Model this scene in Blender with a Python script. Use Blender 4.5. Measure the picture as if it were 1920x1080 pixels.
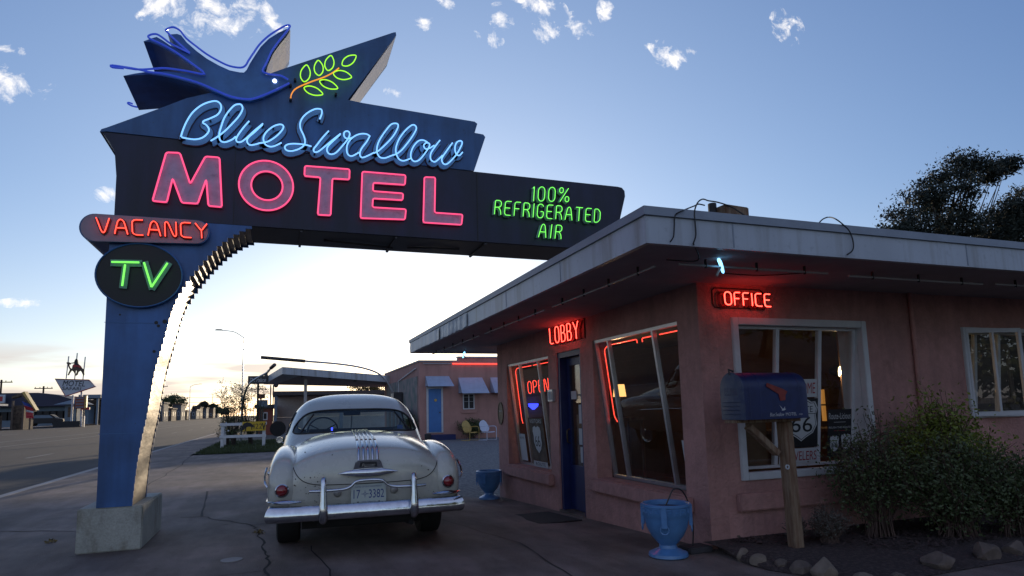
import bpy, bmesh, math, random
from mathutils import Vector, Matrix
from mathutils.bvhtree import BVHTree
random.seed(7)
PI = math.pi
sc = bpy.context.scene
C = sc.collection
for o in list(bpy.data.objects):
    bpy.data.objects.remove(o)

# ------------------------------------------------------------------ camera
H = 1.38
FPX, CX, CY = 1200.5, 960.0, 615.0
R_ = Vector((0.9402893, -0.3394938, -0.0244958))
U_ = Vector((-0.0197770, -0.1263375, 0.9917902))
F_ = Vector((0.3398014, 0.9320852, 0.1255080))
cam = bpy.data.cameras.new('camera')
cam.sensor_width = 36; cam.lens = FPX / 1920 * 36
cam.shift_y = (CY - 540) / 1920
cam.clip_start = 0.05; cam.clip_end = 3000
co = bpy.data.objects.new('camera', cam); C.objects.link(co)
co.matrix_world = Matrix(((R_[0], U_[0], -F_[0], 0), (R_[1], U_[1], -F_[1], 0), (R_[2], U_[2], -F_[2], H), (0, 0, 0, 1)))
sc.camera = co
O_ = Vector((0, 0, H))
def ray(x, y): return F_ * FPX + R_ * (x - CX) - U_ * (y - CY)
def PX(x, y, X): d = ray(x, y); return O_ + d * (X / d[0])          # surveyed point on a wall plane X = const
def PY(x, y, Y): d = ray(x, y); return O_ + d * (Y / d[1])
def PZ(x, y, z=0): d = ray(x, y); return O_ + d * ((z - H) / d[2])

# ------------------------------------------------------------------ world, sun, exposure
SUN = ray(806, 652).normalized()
EL = math.asin(SUN[2]); AZ = math.atan2(SUN[0], SUN[1])
SKY, SUNP, EXPO = 0.10, 2.4, 0.4
w = bpy.data.worlds.new('World'); sc.world = w; w.use_nodes = True
nt = w.node_tree; N = nt.nodes; L = nt.links
for n in list(N): N.remove(n)
def nd(t, **k):
    n = N.new(t)
    for a, b in k.items(): setattr(n, a, b)
    return n
def mth(op, a, b=None, c=None, clamp=False):
    n = nd('ShaderNodeMath', operation=op, use_clamp=clamp)
    for i, v in enumerate((a, b, c)):
        if v is None: continue
        if isinstance(v, (int, float)): n.inputs[i].default_value = v
        else: L.new(v, n.inputs[i])
    return n.outputs[0]
out = nd('ShaderNodeOutputWorld'); bg = nd('ShaderNodeBackground'); bg.inputs[1].default_value = SKY
sky = nd('ShaderNodeTexSky', sky_type='NISHITA'); sky.sun_disc = False
sky.sun_elevation = EL; sky.sun_rotation = AZ; sky.altitude = 1200; sky.air_density = 1.0; sky.dust_density = 1.2; sky.ozone_density = 2.0
tc = nd('ShaderNodeTexCoord'); sp = nd('ShaderNodeSeparateXYZ'); L.new(tc.outputs['Generated'], sp.inputs[0])
yy = mth('MAXIMUM', sp.outputs[1], 0.05)
u = mth('DIVIDE', sp.outputs[0], yy); v = mth('DIVIDE', sp.outputs[2], yy)
front = mth('GREATER_THAN', sp.outputs[1], 0.1)
uv = nd('ShaderNodeCombineXYZ'); L.new(u, uv.inputs[0]); L.new(v, uv.inputs[1])
PATCH = [(395,20,75,55),(300,8,42,42),(470,12,60,34),(505,42,22,26),(10,150,62,38),(1005,8,60,28),(940,32,26,28),(915,72,30,18),(1026,54,30,30),(1085,48,32,26),
         (1476,50,36,32),(1254,102,38,28),(1218,90,14,9),(795,42,26,18),(742,174,22,12),(838,8,26,14),(1136,22,18,28),(205,365,22,14),(52,569,42,9),(18,96,22,11),(1296,97,14,8)]
acc = None
for (x, y, rx, ry) in PATCH:
    d = ray(x, y); k = (d.length / d[1]) / 1200.0 * d.length / d.length
    cu, cv = d[0] / d[1], d[2] / d[1]
    s = nd('ShaderNodeVectorMath', operation='SUBTRACT'); L.new(uv.outputs[0], s.inputs[0]); s.inputs[1].default_value = (cu, cv, 0)
    m = nd('ShaderNodeVectorMath', operation='MULTIPLY'); L.new(s.outputs[0], m.inputs[0]); m.inputs[1].default_value = (1 / (rx * k), 1 / (ry * k), 0)
    l = nd('ShaderNodeVectorMath', operation='LENGTH'); L.new(m.outputs[0], l.inputs[0])
    r = mth('SUBTRACT', 1.0, l.outputs['Value'])
    acc = r if acc is None else mth('MAXIMUM', acc, r)
nz = nd('ShaderNodeTexNoise'); nz.inputs['Scale'].default_value = 26; nz.inputs['Detail'].default_value = 9; nz.inputs['Roughness'].default_value = .68; nz.inputs['Distortion'].default_value = .35
L.new(uv.outputs[0], nz.inputs['Vector'])
cl = mth('ADD', acc, mth('MULTIPLY', mth('SUBTRACT', nz.outputs[0], 0.56), 5.0))
cmask = mth('MULTIPLY', mth('MULTIPLY', cl, 0.9, clamp=True), front)
cmask = mth('MULTIPLY', cmask, mth('GREATER_THAN', acc, 0.0))
mx = nd('ShaderNodeMix', data_type='RGBA'); 
# sky colour balance: slightly cooler blue
bal = nd('ShaderNodeMix', data_type='RGBA', blend_type='MULTIPLY'); bal.inputs[0].default_value = 1.0
hs = nd('ShaderNodeHueSaturation'); hs.inputs['Saturation'].default_value = .85; L.new(sky.outputs[0], hs.inputs['Color'])
dt = nd('ShaderNodeVectorMath', operation='DOT_PRODUCT'); L.new(tc.outputs['Generated'], dt.inputs[0]); dt.inputs[1].default_value = SUN
aur = mth('POWER', mth('MAXIMUM', dt.outputs['Value'], 0.0), 4.0)
def cscale(fac, col):
    n = nd('ShaderNodeMix', data_type='RGBA'); n.inputs[6].default_value = (0, 0, 0, 1); n.inputs[7].default_value = (*col, 1); n.clamp_factor = False
    if isinstance(fac, float): n.inputs[0].default_value = fac
    else: L.new(fac, n.inputs[0])
    return n.outputs[2]
def cadd(a, b_):
    n = nd('ShaderNodeMix', data_type='RGBA', blend_type='ADD'); n.inputs[0].default_value = 1; L.new(a, n.inputs[6]); L.new(b_, n.inputs[7]); return n.outputs[2]
back = mth('MULTIPLY', mth('ADD', mth('MULTIPLY', dt.outputs['Value'], -1.0), 0.25), 1.1, clamp=True)      # the sky opposite the sunset is paler and pinker
low = mth('POWER', mth('SUBTRACT', 1.0, mth('MULTIPLY', mth('MAXIMUM', sp.outputs[2], 0.0), 3.2, clamp=True)), 2.0)
tot = cadd(cadd(cadd(hs.outputs[0], cscale(1.0, (-0.38, 0.33, 1.55))), cscale(aur, (1.6, 1.95, 2.1))), cadd(cscale(back, (1.55, 1.25, 1.0)), cscale(mth('MULTIPLY', low, front), (2.3, 1.55, .45))))
L.new(tot, bal.inputs[6]); bal.inputs[7].default_value = (1.0, 1.0, 1.0, 1)
L.new(cmask, mx.inputs[0]); L.new(bal.outputs[2], mx.inputs[6])
ccol = nd('ShaderNodeMix', data_type='RGBA'); L.new(nz.outputs[0], ccol.inputs[0]); ccol.inputs[6].default_value = (5.0, 5.2, 5.8, 1); ccol.inputs[7].default_value = (13, 12.2, 11.2, 1)
L.new(ccol.outputs[2], mx.inputs[7])
# low stratus near the horizon
su = nd('ShaderNodeVectorMath', operation='MULTIPLY'); L.new(uv.outputs[0], su.inputs[0]); su.inputs[1].default_value = (3.2, 26, 1)
n2 = nd('ShaderNodeTexNoise'); n2.inputs['Scale'].default_value = 1.0; n2.inputs['Detail'].default_value = 5; n2.inputs['Roughness'].default_value = .5; L.new(su.outputs[0], n2.inputs['Vector'])
vm = mth('MULTIPLY', mth('MULTIPLY', v, 30, clamp=True), mth('SUBTRACT', 1.0, mth('MULTIPLY', mth('SUBTRACT', v, 0.035), 13.0, clamp=True), clamp=True))
um = mth('SUBTRACT', 1.0, mth('MULTIPLY', mth('ADD', u, 0.02), 5.0, clamp=True), clamp=True)
st = mth('MULTIPLY', mth('SUBTRACT', mth('ADD', n2.outputs[0], mth('MULTIPLY', vm, 0.16)), 0.535), 9.0, clamp=True)
st = mth('MULTIPLY', mth('MULTIPLY', mth('MULTIPLY', st, mth('MULTIPLY', vm, 2.0, clamp=True)), mth('MAXIMUM', um, 0.15)), front)
mx2 = nd('ShaderNodeMix', data_type='RGBA'); L.new(mth('MULTIPLY', st, 0.8), mx2.inputs[0]); L.new(mx.outputs[2], mx2.inputs[6]); mx2.inputs[7].default_value = (5.4, 4.6, 4.3, 1)
L.new(mx2.outputs[2], bg.inputs[0]); L.new(bg.outputs[0], out.inputs[0])
sl = bpy.data.lights.new('sun', 'SUN'); sl.energy = SUNP; sl.angle = math.radians(0.5); sl.color = (1.0, .80, .55)
so = bpy.data.objects.new('sun', sl); C.objects.link(so); so.rotation_euler = (-SUN).to_track_quat('-Z', 'Y').to_euler(); so.location = SUN * 200
sc.view_settings.view_transform = 'Standard'; sc.view_settings.look = 'None'; sc.view_settings.exposure = EXPO; sc.view_settings.gamma = 1
sc.cycles.use_denoising = True; sc.cycles.max_bounces = 7; sc.cycles.transparent_max_bounces = 16; sc.cycles.sample_clamp_indirect = 4
sc.cycles.caustics_reflective = False; sc.cycles.caustics_refractive = False

# ------------------------------------------------------------------ materials
def mat(name, col, rough=.8, metal=0, var=0, scale=3, bump=0, bscale=40, coat=0, col2=None, thr=None, spec=None, stretch=None):
    m = bpy.data.materials.new(name); m.use_nodes = True; t = m.node_tree; b = t.nodes['Principled BSDF']
    b.inputs['Base Color'].default_value = (*col, 1); b.inputs['Roughness'].default_value = rough; b.inputs['Metallic'].default_value = metal
    if coat: b.inputs['Coat Weight'].default_value = coat; b.inputs['Coat Roughness'].default_value = .12
    if spec is not None: b.inputs['Specular IOR Level'].default_value = spec
    if var or bump or col2:
        tcn = t.nodes.new('ShaderNodeTexCoord'); vec = tcn.outputs['Object']
        if stretch:
            mp = t.nodes.new('ShaderNodeMapping'); mp.inputs['Scale'].default_value = stretch; t.links.new(vec, mp.inputs[0]); vec = mp.outputs[0]
    if var or col2:
        n = t.nodes.new('ShaderNodeTexNoise'); n.inputs['Scale'].default_value = scale; n.inputs['Detail'].default_value = 8; n.inputs['Roughness'].default_value = .62
        t.links.new(vec, n.inputs['Vector'])
        r = t.nodes.new('ShaderNodeValToRGB'); e = r.color_ramp.elements
        c2 = col2 or tuple(min(1, c * (1 + var)) for c in col); c1 = col if col2 else tuple(c * (1 - var) for c in col)
        a, bb = thr or (.35, .65)
        e[0].position = a; e[1].position = bb; e[0].color = (*c1, 1); e[1].color = (*c2, 1)
        t.links.new(n.outputs[0], r.inputs[0]); t.links.new(r.outputs[0], b.inputs['Base Color'])
        if var or thr:
            mr = t.nodes.new('ShaderNodeMapRange'); mr.inputs[3].default_value = max(0, rough - .08); mr.inputs[4].default_value = min(1, rough + .08)
            t.links.new(n.outputs[0], mr.inputs[0]); t.links.new(mr.outputs[0], b.inputs['Roughness'])
    if bump:
        n = t.nodes.new('ShaderNodeTexNoise'); n.inputs['Scale'].default_value = bscale; n.inputs['Detail'].default_value = 5; t.links.new(vec, n.inputs['Vector'])
        bp = t.nodes.new('ShaderNodeBump'); bp.inputs['Strength'].default_value = bump; bp.inputs['Distance'].default_value = .02
        t.links.new(n.outputs[0], bp.inputs['Height']); t.links.new(bp.outputs[0], b.inputs['Normal'])
    return m
def emat(name, col, s):
    m = bpy.data.materials.new(name); m.use_nodes = True; b = m.node_tree.nodes['Principled BSDF']
    b.inputs['Base Color'].default_value = (*[min(1, c * .6 + .1) for c in col], 1); b.inputs['Emission Color'].default_value = (*col, 1); b.inputs['Emission Strength'].default_value = s; b.inputs['Roughness'].default_value = .2
    return m
def gmat(name, tint=(.9, .95, .93), refl=1.5, base=.04):
    m = bpy.data.materials.new(name); m.use_nodes = True; t = m.node_tree
    for n in list(t.nodes): t.nodes.remove(n)
    o = t.nodes.new('ShaderNodeOutputMaterial'); mx = t.nodes.new('ShaderNodeMixShader'); tr = t.nodes.new('ShaderNodeBsdfTransparent'); gl = t.nodes.new('ShaderNodeBsdfGlossy')
    tr.inputs[0].default_value = (*tint, 1); gl.inputs['Roughness'].default_value = .01; gl.inputs[0].default_value = (1, 1, 1, 1)
    fr = t.nodes.new('ShaderNodeLayerWeight'); fr.inputs[0].default_value = .5      # Schlick, same from both sides
    pw = t.nodes.new('ShaderNodeMath'); pw.operation = 'POWER'; pw.inputs[1].default_value = 5; t.links.new(fr.outputs['Facing'], pw.inputs[0])
    ad = t.nodes.new('ShaderNodeMath'); ad.operation = 'MULTIPLY_ADD'; ad.use_clamp = True; ad.inputs[1].default_value = .9; ad.inputs[2].default_value = base
    t.links.new(pw.outputs[0], ad.inputs[0]); t.links.new(ad.outputs[0], mx.inputs[0]); t.links.new(tr.outputs[0], mx.inputs[1]); t.links.new(gl.outputs[0], mx.inputs[2]); t.links.new(mx.outputs[0], o.inputs[0])
    return m
M = dict(
    stucco=mat('pink_stucco', (.45, .235, .205), .9, var=.13, scale=1.7, bump=.7, bscale=34),
    stucco2=mat('pink_stucco_far', (.42, .23, .195), .9, var=.08, scale=1.2, bump=.2, bscale=20),
    mural=mat('weathered_mural', (.16, .19, .17), .9, col2=(.34, .27, .25), thr=(.4, .62), scale=1.6),
    fascia=mat('grey_blue_fascia', (.42, .46, .50), .45, var=.09, scale=1.3, bump=.08, bscale=3, stretch=(1, 2.5, .6)),
    soffit=mat('soffit_paint', (.34, .30, .31), .85, var=.12, scale=2),
    roofing=mat('roof_felt', (.12, .11, .11), .95, var=.2, scale=5),
    trim=mat('roof_edge_trim', (.26, .30, .35), .5, var=.1, scale=3),
    white=mat('white_paint', (.56, .57, .58), .5, var=.07, scale=6),
    alum=mat('aluminium', (.55, .57, .6), .35, metal=.8, var=.08, scale=8),
    navy=mat('navy_enamel', (.010, .012, .035), .5, var=.25, scale=2.5),
    panelblue=mat('blue_enamel', (.042, .118, .27), .5, var=.16, scale=2, bump=.06, bscale=3),
    birdblue=mat('bird_neonlit_blue', (.055, .16, .36), .5, var=.15, scale=3, bump=.06, bscale=5),  # separate mid-blue carries the glow of the swallow's own tubes
    pillarblue=mat('pillar_blue', (.036, .12, .32), .42, var=.14, scale=1.6, bump=.12, bscale=2.2),
    brush=mat('polished_tin', (.24, .21, .175), .45, metal=1, var=.3, scale=5, bump=.6, bscale=5, stretch=(1, .35, 1)),
    greyside=mat('grey_side_metal', (.55, .53, .55), .55, var=.15, scale=4, bump=.2, bscale=6),
    darksteel=mat('dark_steel', (.045, .042, .045), .6, var=.3, scale=4),
    black=mat('black_paint', (.012, .012, .013), .55, var=.2, scale=6),
    letterfill=mat('dusty_mauve', (.42, .36, .48), .6, var=.14, scale=9),
    scriptfill=mat('sky_blue_letter', (.15, .30, .48), .5, var=.08, scale=9),
    scriptedge=mat('rusty_letter_edge', (.07, .03, .035), .7, var=.3, scale=12),
    greenfill=mat('grey_green_letter', (.16, .28, .25), .6, var=.1, scale=9),
    redfill=mat('dark_red_letter', (.16, .02, .02), .6, var=.1, scale=9),
    capsule=mat('capsule_mauve', (.30, .23, .27), .55, var=.1, scale=5),
    pedestal=mat('painted_concrete', (.36, .36, .31), .9, var=.12, scale=4, bump=.3, bscale=50),
    asphalt=mat('asphalt', (.027, .026, .027), .9, var=.25, scale=.6, bump=.25, bscale=60),
    concrete=mat('old_concrete', (.172, .132, .112), .82, var=.36, scale=.9, bump=.45, bscale=70),
    kerb=mat('kerb_concrete', (.30, .28, .26), .85, var=.15, scale=1.5, bump=.2, bscale=20),
    crack=mat('crack_dirt', (.022, .019, .017), 1, var=.3, scale=5),
    gravel=mat('gravel', (.12, .115, .11), .95, col2=(.24, .23, .21), thr=(.42, .6), scale=14, bump=.8, bscale=18),
    dirt=mat('dry_dirt', (.13, .11, .085), .95, var=.25, scale=.3, bump=.3, bscale=8),
    grass=mat('dry_grass', (.05, .065, .022), .9, var=.35, scale=2),
    mulch=mat('bark_mulch', (.045, .030, .026), .95, col2=(.10, .07, .06), thr=(.45, .65), scale=30, bump=1, bscale=60),
    chip=mat('bark_chip', (.07, .045, .038), .9, var=.5, scale=3),
    line=mat('worn_road_paint', (.22, .21, .19), .85, var=.25, scale=3),
    paint=mat('ivory_car_paint', (.50, .495, .43), .28, coat=1, var=.05, scale=2.5),
    spots=mat('chipped_paint', (.035, .03, .028), .7),
    chrome=mat('chrome', (.62, .64, .67), .14, metal=1, var=.12, scale=12, bump=.2, bscale=7),
    rubber=mat('rubber', (.012, .012, .012), .75, var=.2, scale=8),
    seal=mat('window_seal', (.015, .015, .015), .6),
    redlens=mat('red_lens', (.24, .008, .012), .12, coat=1),
    redband=mat('maroon_streak', (.12, .012, .018), .25, coat=.6),
    beige=mat('reverse_lens', (.30, .29, .27), .3, coat=.5),
    inter=mat('car_interior', (.055, .05, .045), .85, var=.2, scale=6),
    undercar=mat('underbody', (.015, .014, .013), .9),
    plate=mat('licence_plate', (.50, .56, .52), .45),
    plateink=mat('licence_ink', (.02, .05, .22), .5),
    carglass=gmat('car_glass', (.80, .88, .84), 1.35, .03),
    glass=gmat('window_glass', (.80, .83, .83), 1.5, .075),
    doorblue=mat('door_navy', (.012, .022, .10), .4, var=.12, scale=5),
    cabindoor=mat('cabin_blue_door', (.05, .17, .42), .5, var=.08, scale=4),
    awning=mat('pale_blue_awning', (.36, .44, .56), .5, var=.08, scale=5),
    room=mat('interior_brown', (.10, .05, .028), .9, var=.2, scale=2),
    roomdark=mat('interior_dark', (.10, .07, .055), .9, var=.2, scale=2),
    wood=mat('weathered_post', (.15, .075, .04), .85, col2=(.26, .185, .12), thr=(.38, .62), scale=5, bump=.5, bscale=25, stretch=(6, 6, .7)),
    plywood=mat('plywood', (.17, .10, .055), .8, var=.15, scale=3, stretch=(1, 1, 6)),
    mailblue=mat('mailbox_blue', (.009, .019, .08), .4, var=.2, scale=9, bump=.05, bscale=10),
    mailface=mat('worn_mailbox_front', (.022, .036, .09), .5, col2=(.075, .09, .12), thr=(.4, .75), scale=14),
    rust=mat('red_flag', (.22, .030, .022), .6, var=.2, scale=15),
    planter=mat('glazed_blue', (.09, .23, .46), .35, var=.1, scale=8, bump=.1, bscale=20, coat=.3),
    soil=mat('soil', (.04, .03, .025), 1),
    rock=mat('sandstone', (.14, .105, .082), .9, var=.3, scale=7, bump=.9, bscale=12),
    rock2=mat('pale_sandstone', (.20, .155, .115), .9, var=.25, scale=7, bump=.9, bscale=12),
    leafA=mat('shrub_leaf', (.062, .085, .028), .6, var=.4, scale=14),
    leafB=mat('bright_shrub_leaf', (.155, .195, .022), .55, var=.35, scale=14),
    leafC=mat('grey_sage_leaf', (.13, .125, .10), .8, var=.25, scale=14),
    leafD=mat('juniper_needles', (.022, .030, .018), .8, var=.4, scale=3),
    leafE=mat('autumn_leaf', (.16, .11, .03), .7, var=.3, scale=6),
    bark=mat('bark', (.045, .032, .025), .95, var=.3, scale=8),
    twig=mat('twig', (.085, .052, .040), .9, var=.3, scale=9),
    yellow=mat('yellow_paint', (.52, .36, .10), .5, var=.08, scale=6),
    chairwhite=mat('white_chair_paint', (.62, .66, .74), .45, var=.05, scale=6),
    bannery=mat('yellow_banner', (.55, .36, .02), .6, var=.05),
    farroof=mat('dark_blue_roof', (.03, .032, .06), .7, var=.2, scale=.4),
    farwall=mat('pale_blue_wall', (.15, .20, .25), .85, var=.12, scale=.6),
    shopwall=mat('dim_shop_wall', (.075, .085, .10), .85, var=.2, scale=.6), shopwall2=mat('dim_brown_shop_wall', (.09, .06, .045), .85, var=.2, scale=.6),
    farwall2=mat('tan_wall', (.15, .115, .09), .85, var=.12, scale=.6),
    farwall3=mat('brick_red_wall', (.22, .07, .05), .85, var=.15, scale=.6),
    stone=mat('brown_stone', (.10, .075, .055), .9, var=.5, scale=4, bump=.6, bscale=6),
    signwhite=mat('sign_white', (.45, .49, .54), .6, var=.06),
    red=mat('sign_red', (.38, .02, .025), .5, var=.1), ink=mat('ink_black', (.012, .012, .014), .6), inkred=mat('ink_red', (.30, .02, .03), .6),
    paper=mat('paper', (.50, .52, .52), .8, var=.04), mat_=mat('door_mat', (.025, .022, .022), 1, var=.3, scale=20),
    bronze=mat('bronze_plaque', (.09, .07, .05), .45, metal=.6, var=.3, scale=20), curtain=mat('curtain', (.12, .10, .09), .9, var=.2, scale=6),
    n_pink=emat('neon_pink', (1, .07, .20), .95), n_red=emat('neon_red', (1, .045, .03), 6.5), n_red2=emat('neon_red_soft', (1, .06, .035), 2.2), n_blue=emat('neon_light_blue', (.20, .50, 1), 1.05),
    n_deep=emat('neon_deep_blue', (.02, .06, .55), .42), n_green=emat('neon_green', (.20, 1, .10), .95), n_lime=emat('neon_lime', (.38, 1, .015), .9), n_orange=emat('neon_orange', (1, .33, .02), .7),
    n_eye=emat('eye_bulb', (.55, .65, 1), 2.6), n_ice=emat('neon_ice', (.22, .62, 1), 2.2), n_off=mat('unlit_tube', (.42, .42, .42), .25),
    n_uv=emat('blue_glow', (.04, .06, 1), 2.4), lampshade=emat('lamp_shade_lit', (1, .52, .16), 1.5), bulb=emat('warm_bulb', (1, .72, .35), 6), glowwall=emat('lamplit_glow', (1, .42, .08), .28), tinylamp=emat('street_glass_glint', (1, .75, .35), 1.2),
)

def weather(key, layers):
    """multiply the base colour by further noise layers: (scale, stretch, low, high, from, to)"""
    t = M[key].node_tree; b = t.nodes['Principled BSDF']; src = b.inputs['Base Color'].links[0].from_socket; tcn = t.nodes.new('ShaderNodeTexCoord')
    for (scl, st_, lo, hi, f0, f1, tint) in layers:
        mp = t.nodes.new('ShaderNodeMapping'); mp.inputs['Scale'].default_value = st_; t.links.new(tcn.outputs['Object'], mp.inputs[0])
        n = t.nodes.new('ShaderNodeTexNoise'); n.inputs['Scale'].default_value = scl; n.inputs['Detail'].default_value = 6; n.inputs['Roughness'].default_value = .6; t.links.new(mp.outputs[0], n.inputs['Vector'])
        r = t.nodes.new('ShaderNodeValToRGB'); e = r.color_ramp.elements; e[0].position = f0; e[1].position = f1; e[0].color = (lo * tint[0], lo * tint[1], lo * tint[2], 1); e[1].color = (hi, hi, hi, 1); t.links.new(n.outputs[0], r.inputs[0])
        m = t.nodes.new('ShaderNodeMix'); m.data_type = 'RGBA'; m.blend_type = 'MULTIPLY'; m.inputs[0].default_value = 1; t.links.new(src, m.inputs[6]); t.links.new(r.outputs[0], m.inputs[7]); src = m.outputs[2]
    t.links.new(src, b.inputs['Base Color'])
one = (1, 1, 1)
weather('concrete', [(90, one, .78, 1.18, .35, .65, one), (.5, (1, .4, 1), .55, 1.05, .34, .50, one), (3.5, (1, .25, 1), .82, 1.1, .4, .6, (1, .95, .9)), (6, one, .45, 1, .27, .36, one)])
weather('asphalt', [(60, one, .75, 1.25, .35, .65, one), (.4, (3, .12, 1), .75, 1.15, .4, .6, one)])
weather('stucco', [(2.2, (2.5, 2.5, .22), .90, 1.03, .34, .52, (.96, .98, 1)), (14, one, .90, 1.06, .35, .65, one), (3.0, one, .70, 1, .26, .36, one)])
weather('stucco2', [(1.6, (2, 2, .25), .90, 1.04, .36, .52, one)])
weather('fascia', [(3.5, (1.6, 1.6, .12), .72, 1.04, .33, .50, (1.04, .98, .9)), (18, one, .85, 1.0, .3, .42, one)])
weather('panelblue', [(2.0, (2.2, 2.2, .25), .72, 1.12, .34, .60, one), (16, one, .55, 1, .24, .33, (1.5, 1, .7))])
weather('pillarblue', [(2.0, (2.2, 2.2, .25), .74, 1.12, .34, .60, one), (12, one, .50, 1, .24, .33, (1.6, 1, .7)), (1.1, one, .8, 1.15, .4, .6, one)])
weather('birdblue', [(2.5, one, .75, 1.15, .35, .6, one)])
weather('navy', [(2.0, (2.2, 2.2, .25), .6, 1.3, .34, .60, one)])
weather('pedestal', [(5, (1, 1, .4), .7, 1.05, .33, .5, (1, .95, .85)), (60, one, .85, 1.1, .35, .65, one)])
weather('letterfill', [(12, one, .6, 1, .28, .42, one)])

# ------------------------------------------------------------------ mesh helpers
W = {}
def tag(o, label=None, cat=None, group=None, kind=None):
    if label: o['label'] = label
    if cat: o['category'] = cat
    if group: o['group'] = group
    if kind: o['kind'] = kind
    return o
def empty(name, loc, label, cat, group=None):
    o = bpy.data.objects.new(name, None); C.objects.link(o); o.location = loc; W[o.name] = Vector(loc); o.empty_display_size = .1
    return tag(o, label, cat, group)
class MB:
    def __init__(s): s.v = []; s.f = []
    def add(s, vs, fs):
        n = len(s.v); s.v += [Vector(p) for p in vs]; s.f += [tuple(i + n for i in f) for f in fs]; return s
    def box(s, x0, x1, y0, y1, z0, z1):
        return s.add([(x0,y0,z0),(x1,y0,z0),(x1,y1,z0),(x0,y1,z0),(x0,y0,z1),(x1,y0,z1),(x1,y1,z1),(x0,y1,z1)], [(0,3,2,1),(4,5,6,7),(0,1,5,4),(1,2,6,5),(2,3,7,6),(3,0,4,7)])
    def cbox(s, c, d, rz=0, rx=0, ry=0):
        m = Matrix.Translation(c) @ Matrix.Rotation(rz, 4, 'Z') @ Matrix.Rotation(ry, 4, 'Y') @ Matrix.Rotation(rx, 4, 'X')
        x, y, z = d[0] / 2, d[1] / 2, d[2] / 2
        return s.add([m @ Vector(p) for p in [(-x,-y,-z),(x,-y,-z),(x,y,-z),(-x,y,-z),(-x,-y,z),(x,-y,z),(x,y,z),(-x,y,z)]], [(0,3,2,1),(4,5,6,7),(0,1,5,4),(1,2,6,5),(2,3,7,6),(3,0,4,7)])
    def prism(s, pts, ext):
        n = len(pts); e = Vector(ext); a = [Vector(p) for p in pts]
        return s.add(a + [p + e for p in a], [tuple(range(n)), tuple(range(2 * n - 1, n - 1, -1))] + [(i, i + n, (i + 1) % n + n, (i + 1) % n) for i in range(n)])
    def ring(s, a, b, ext):                              # flat ring between two outlines, given a thickness
        n = len(a); e = Vector(ext); P = [Vector(p) for p in list(a) + list(b)]; P += [p + e for p in P]; f = []
        for i in range(n):
            j = (i + 1) % n
            f += [(i, j, n + j, n + i), (2*n + i, 3*n + i, 3*n + j, 2*n + j), (i, 2*n + i, 2*n + j, j), (n + i, n + j, 3*n + j, 3*n + i)]
        return s.add(P, f)
    def loft(s, rings, closed=True, caps=True):
        n = len(rings[0]); P = [p for r in rings for p in r]; f = []
        for k in range(len(rings) - 1):
            for i in range(n if closed else n - 1):
                j = (i + 1) % n; f.append((k*n + i, k*n + j, (k+1)*n + j, (k+1)*n + i))
        if caps and closed: f += [tuple(range(n - 1, -1, -1)), tuple((len(rings) - 1) * n + i for i in range(n))]
        return s.add(P, f)
    def tube(s, pts, r, n=6, closed=False, up=None):
        P = [Vector(p) for p in pts]; m = len(P); rs = r if isinstance(r, (list, tuple)) else [r] * m; rings = []; prev = None
        for i in range(m):
            a = P[(i - 1) % m] if closed or i else P[i]; b = P[(i + 1) % m] if closed or i < m - 1 else P[i]
            t = (b - a); t = t.normalized() if t.length > 1e-9 else Vector((0, 0, 1))
            q = (prev or Vector((0.13, -1, 0.21)))
            q = q - t * q.dot(t)
            if q.length < 1e-3: q = Vector((1, .2, .3)) - t * Vector((1, .2, .3)).dot(t)
            q.normalize(); prev = q; w_ = t.cross(q)
            rings.append([P[i] + (q * math.cos(2 * PI * k / n) + w_ * math.sin(2 * PI * k / n)) * rs[i] for k in range(n)])
        if closed: return s.loft(rings + [rings[0]], True, False)
        return s.loft(rings)
    def lathe(s, prof, c, n=24, sx=1, sy=1):
        return s.loft([[(c[0] + r * sx * math.cos(2*PI*k/n), c[1] + r * sy * math.sin(2*PI*k/n), c[2] + z) for k in range(n)] for r, z in prof])
    def disc(s, c, r, nrm, th=.01, n=24, r2=None):       # short cylinder along nrm
        nrm = Vector(nrm).normalized(); c = Vector(c); q = nrm.orthogonal().normalized(); w_ = nrm.cross(q)
        def rg(rr, d): return [c + nrm * d + (q * math.cos(2*PI*k/n) + w_ * math.sin(2*PI*k/n)) * rr for k in range(n)]
        return s.loft([rg(r, 0), rg(r2 if r2 is not None else r, th)])
    def dome(s, c, r, nrm, h, n=20, k=6):
        nrm = Vector(nrm).normalized(); c = Vector(c); q = nrm.orthogonal().normalized(); w_ = nrm.cross(q); rr = []
        for j in range(k + 1):
            a = j / k * PI / 2 * .97
            rr.append([c + nrm * (h * math.sin(a)) + (q * math.cos(2*PI*i/n) + w_ * math.sin(2*PI*i/n)) * (r * math.cos(a)) for i in range(n)])
        return s.loft(rr)
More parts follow.
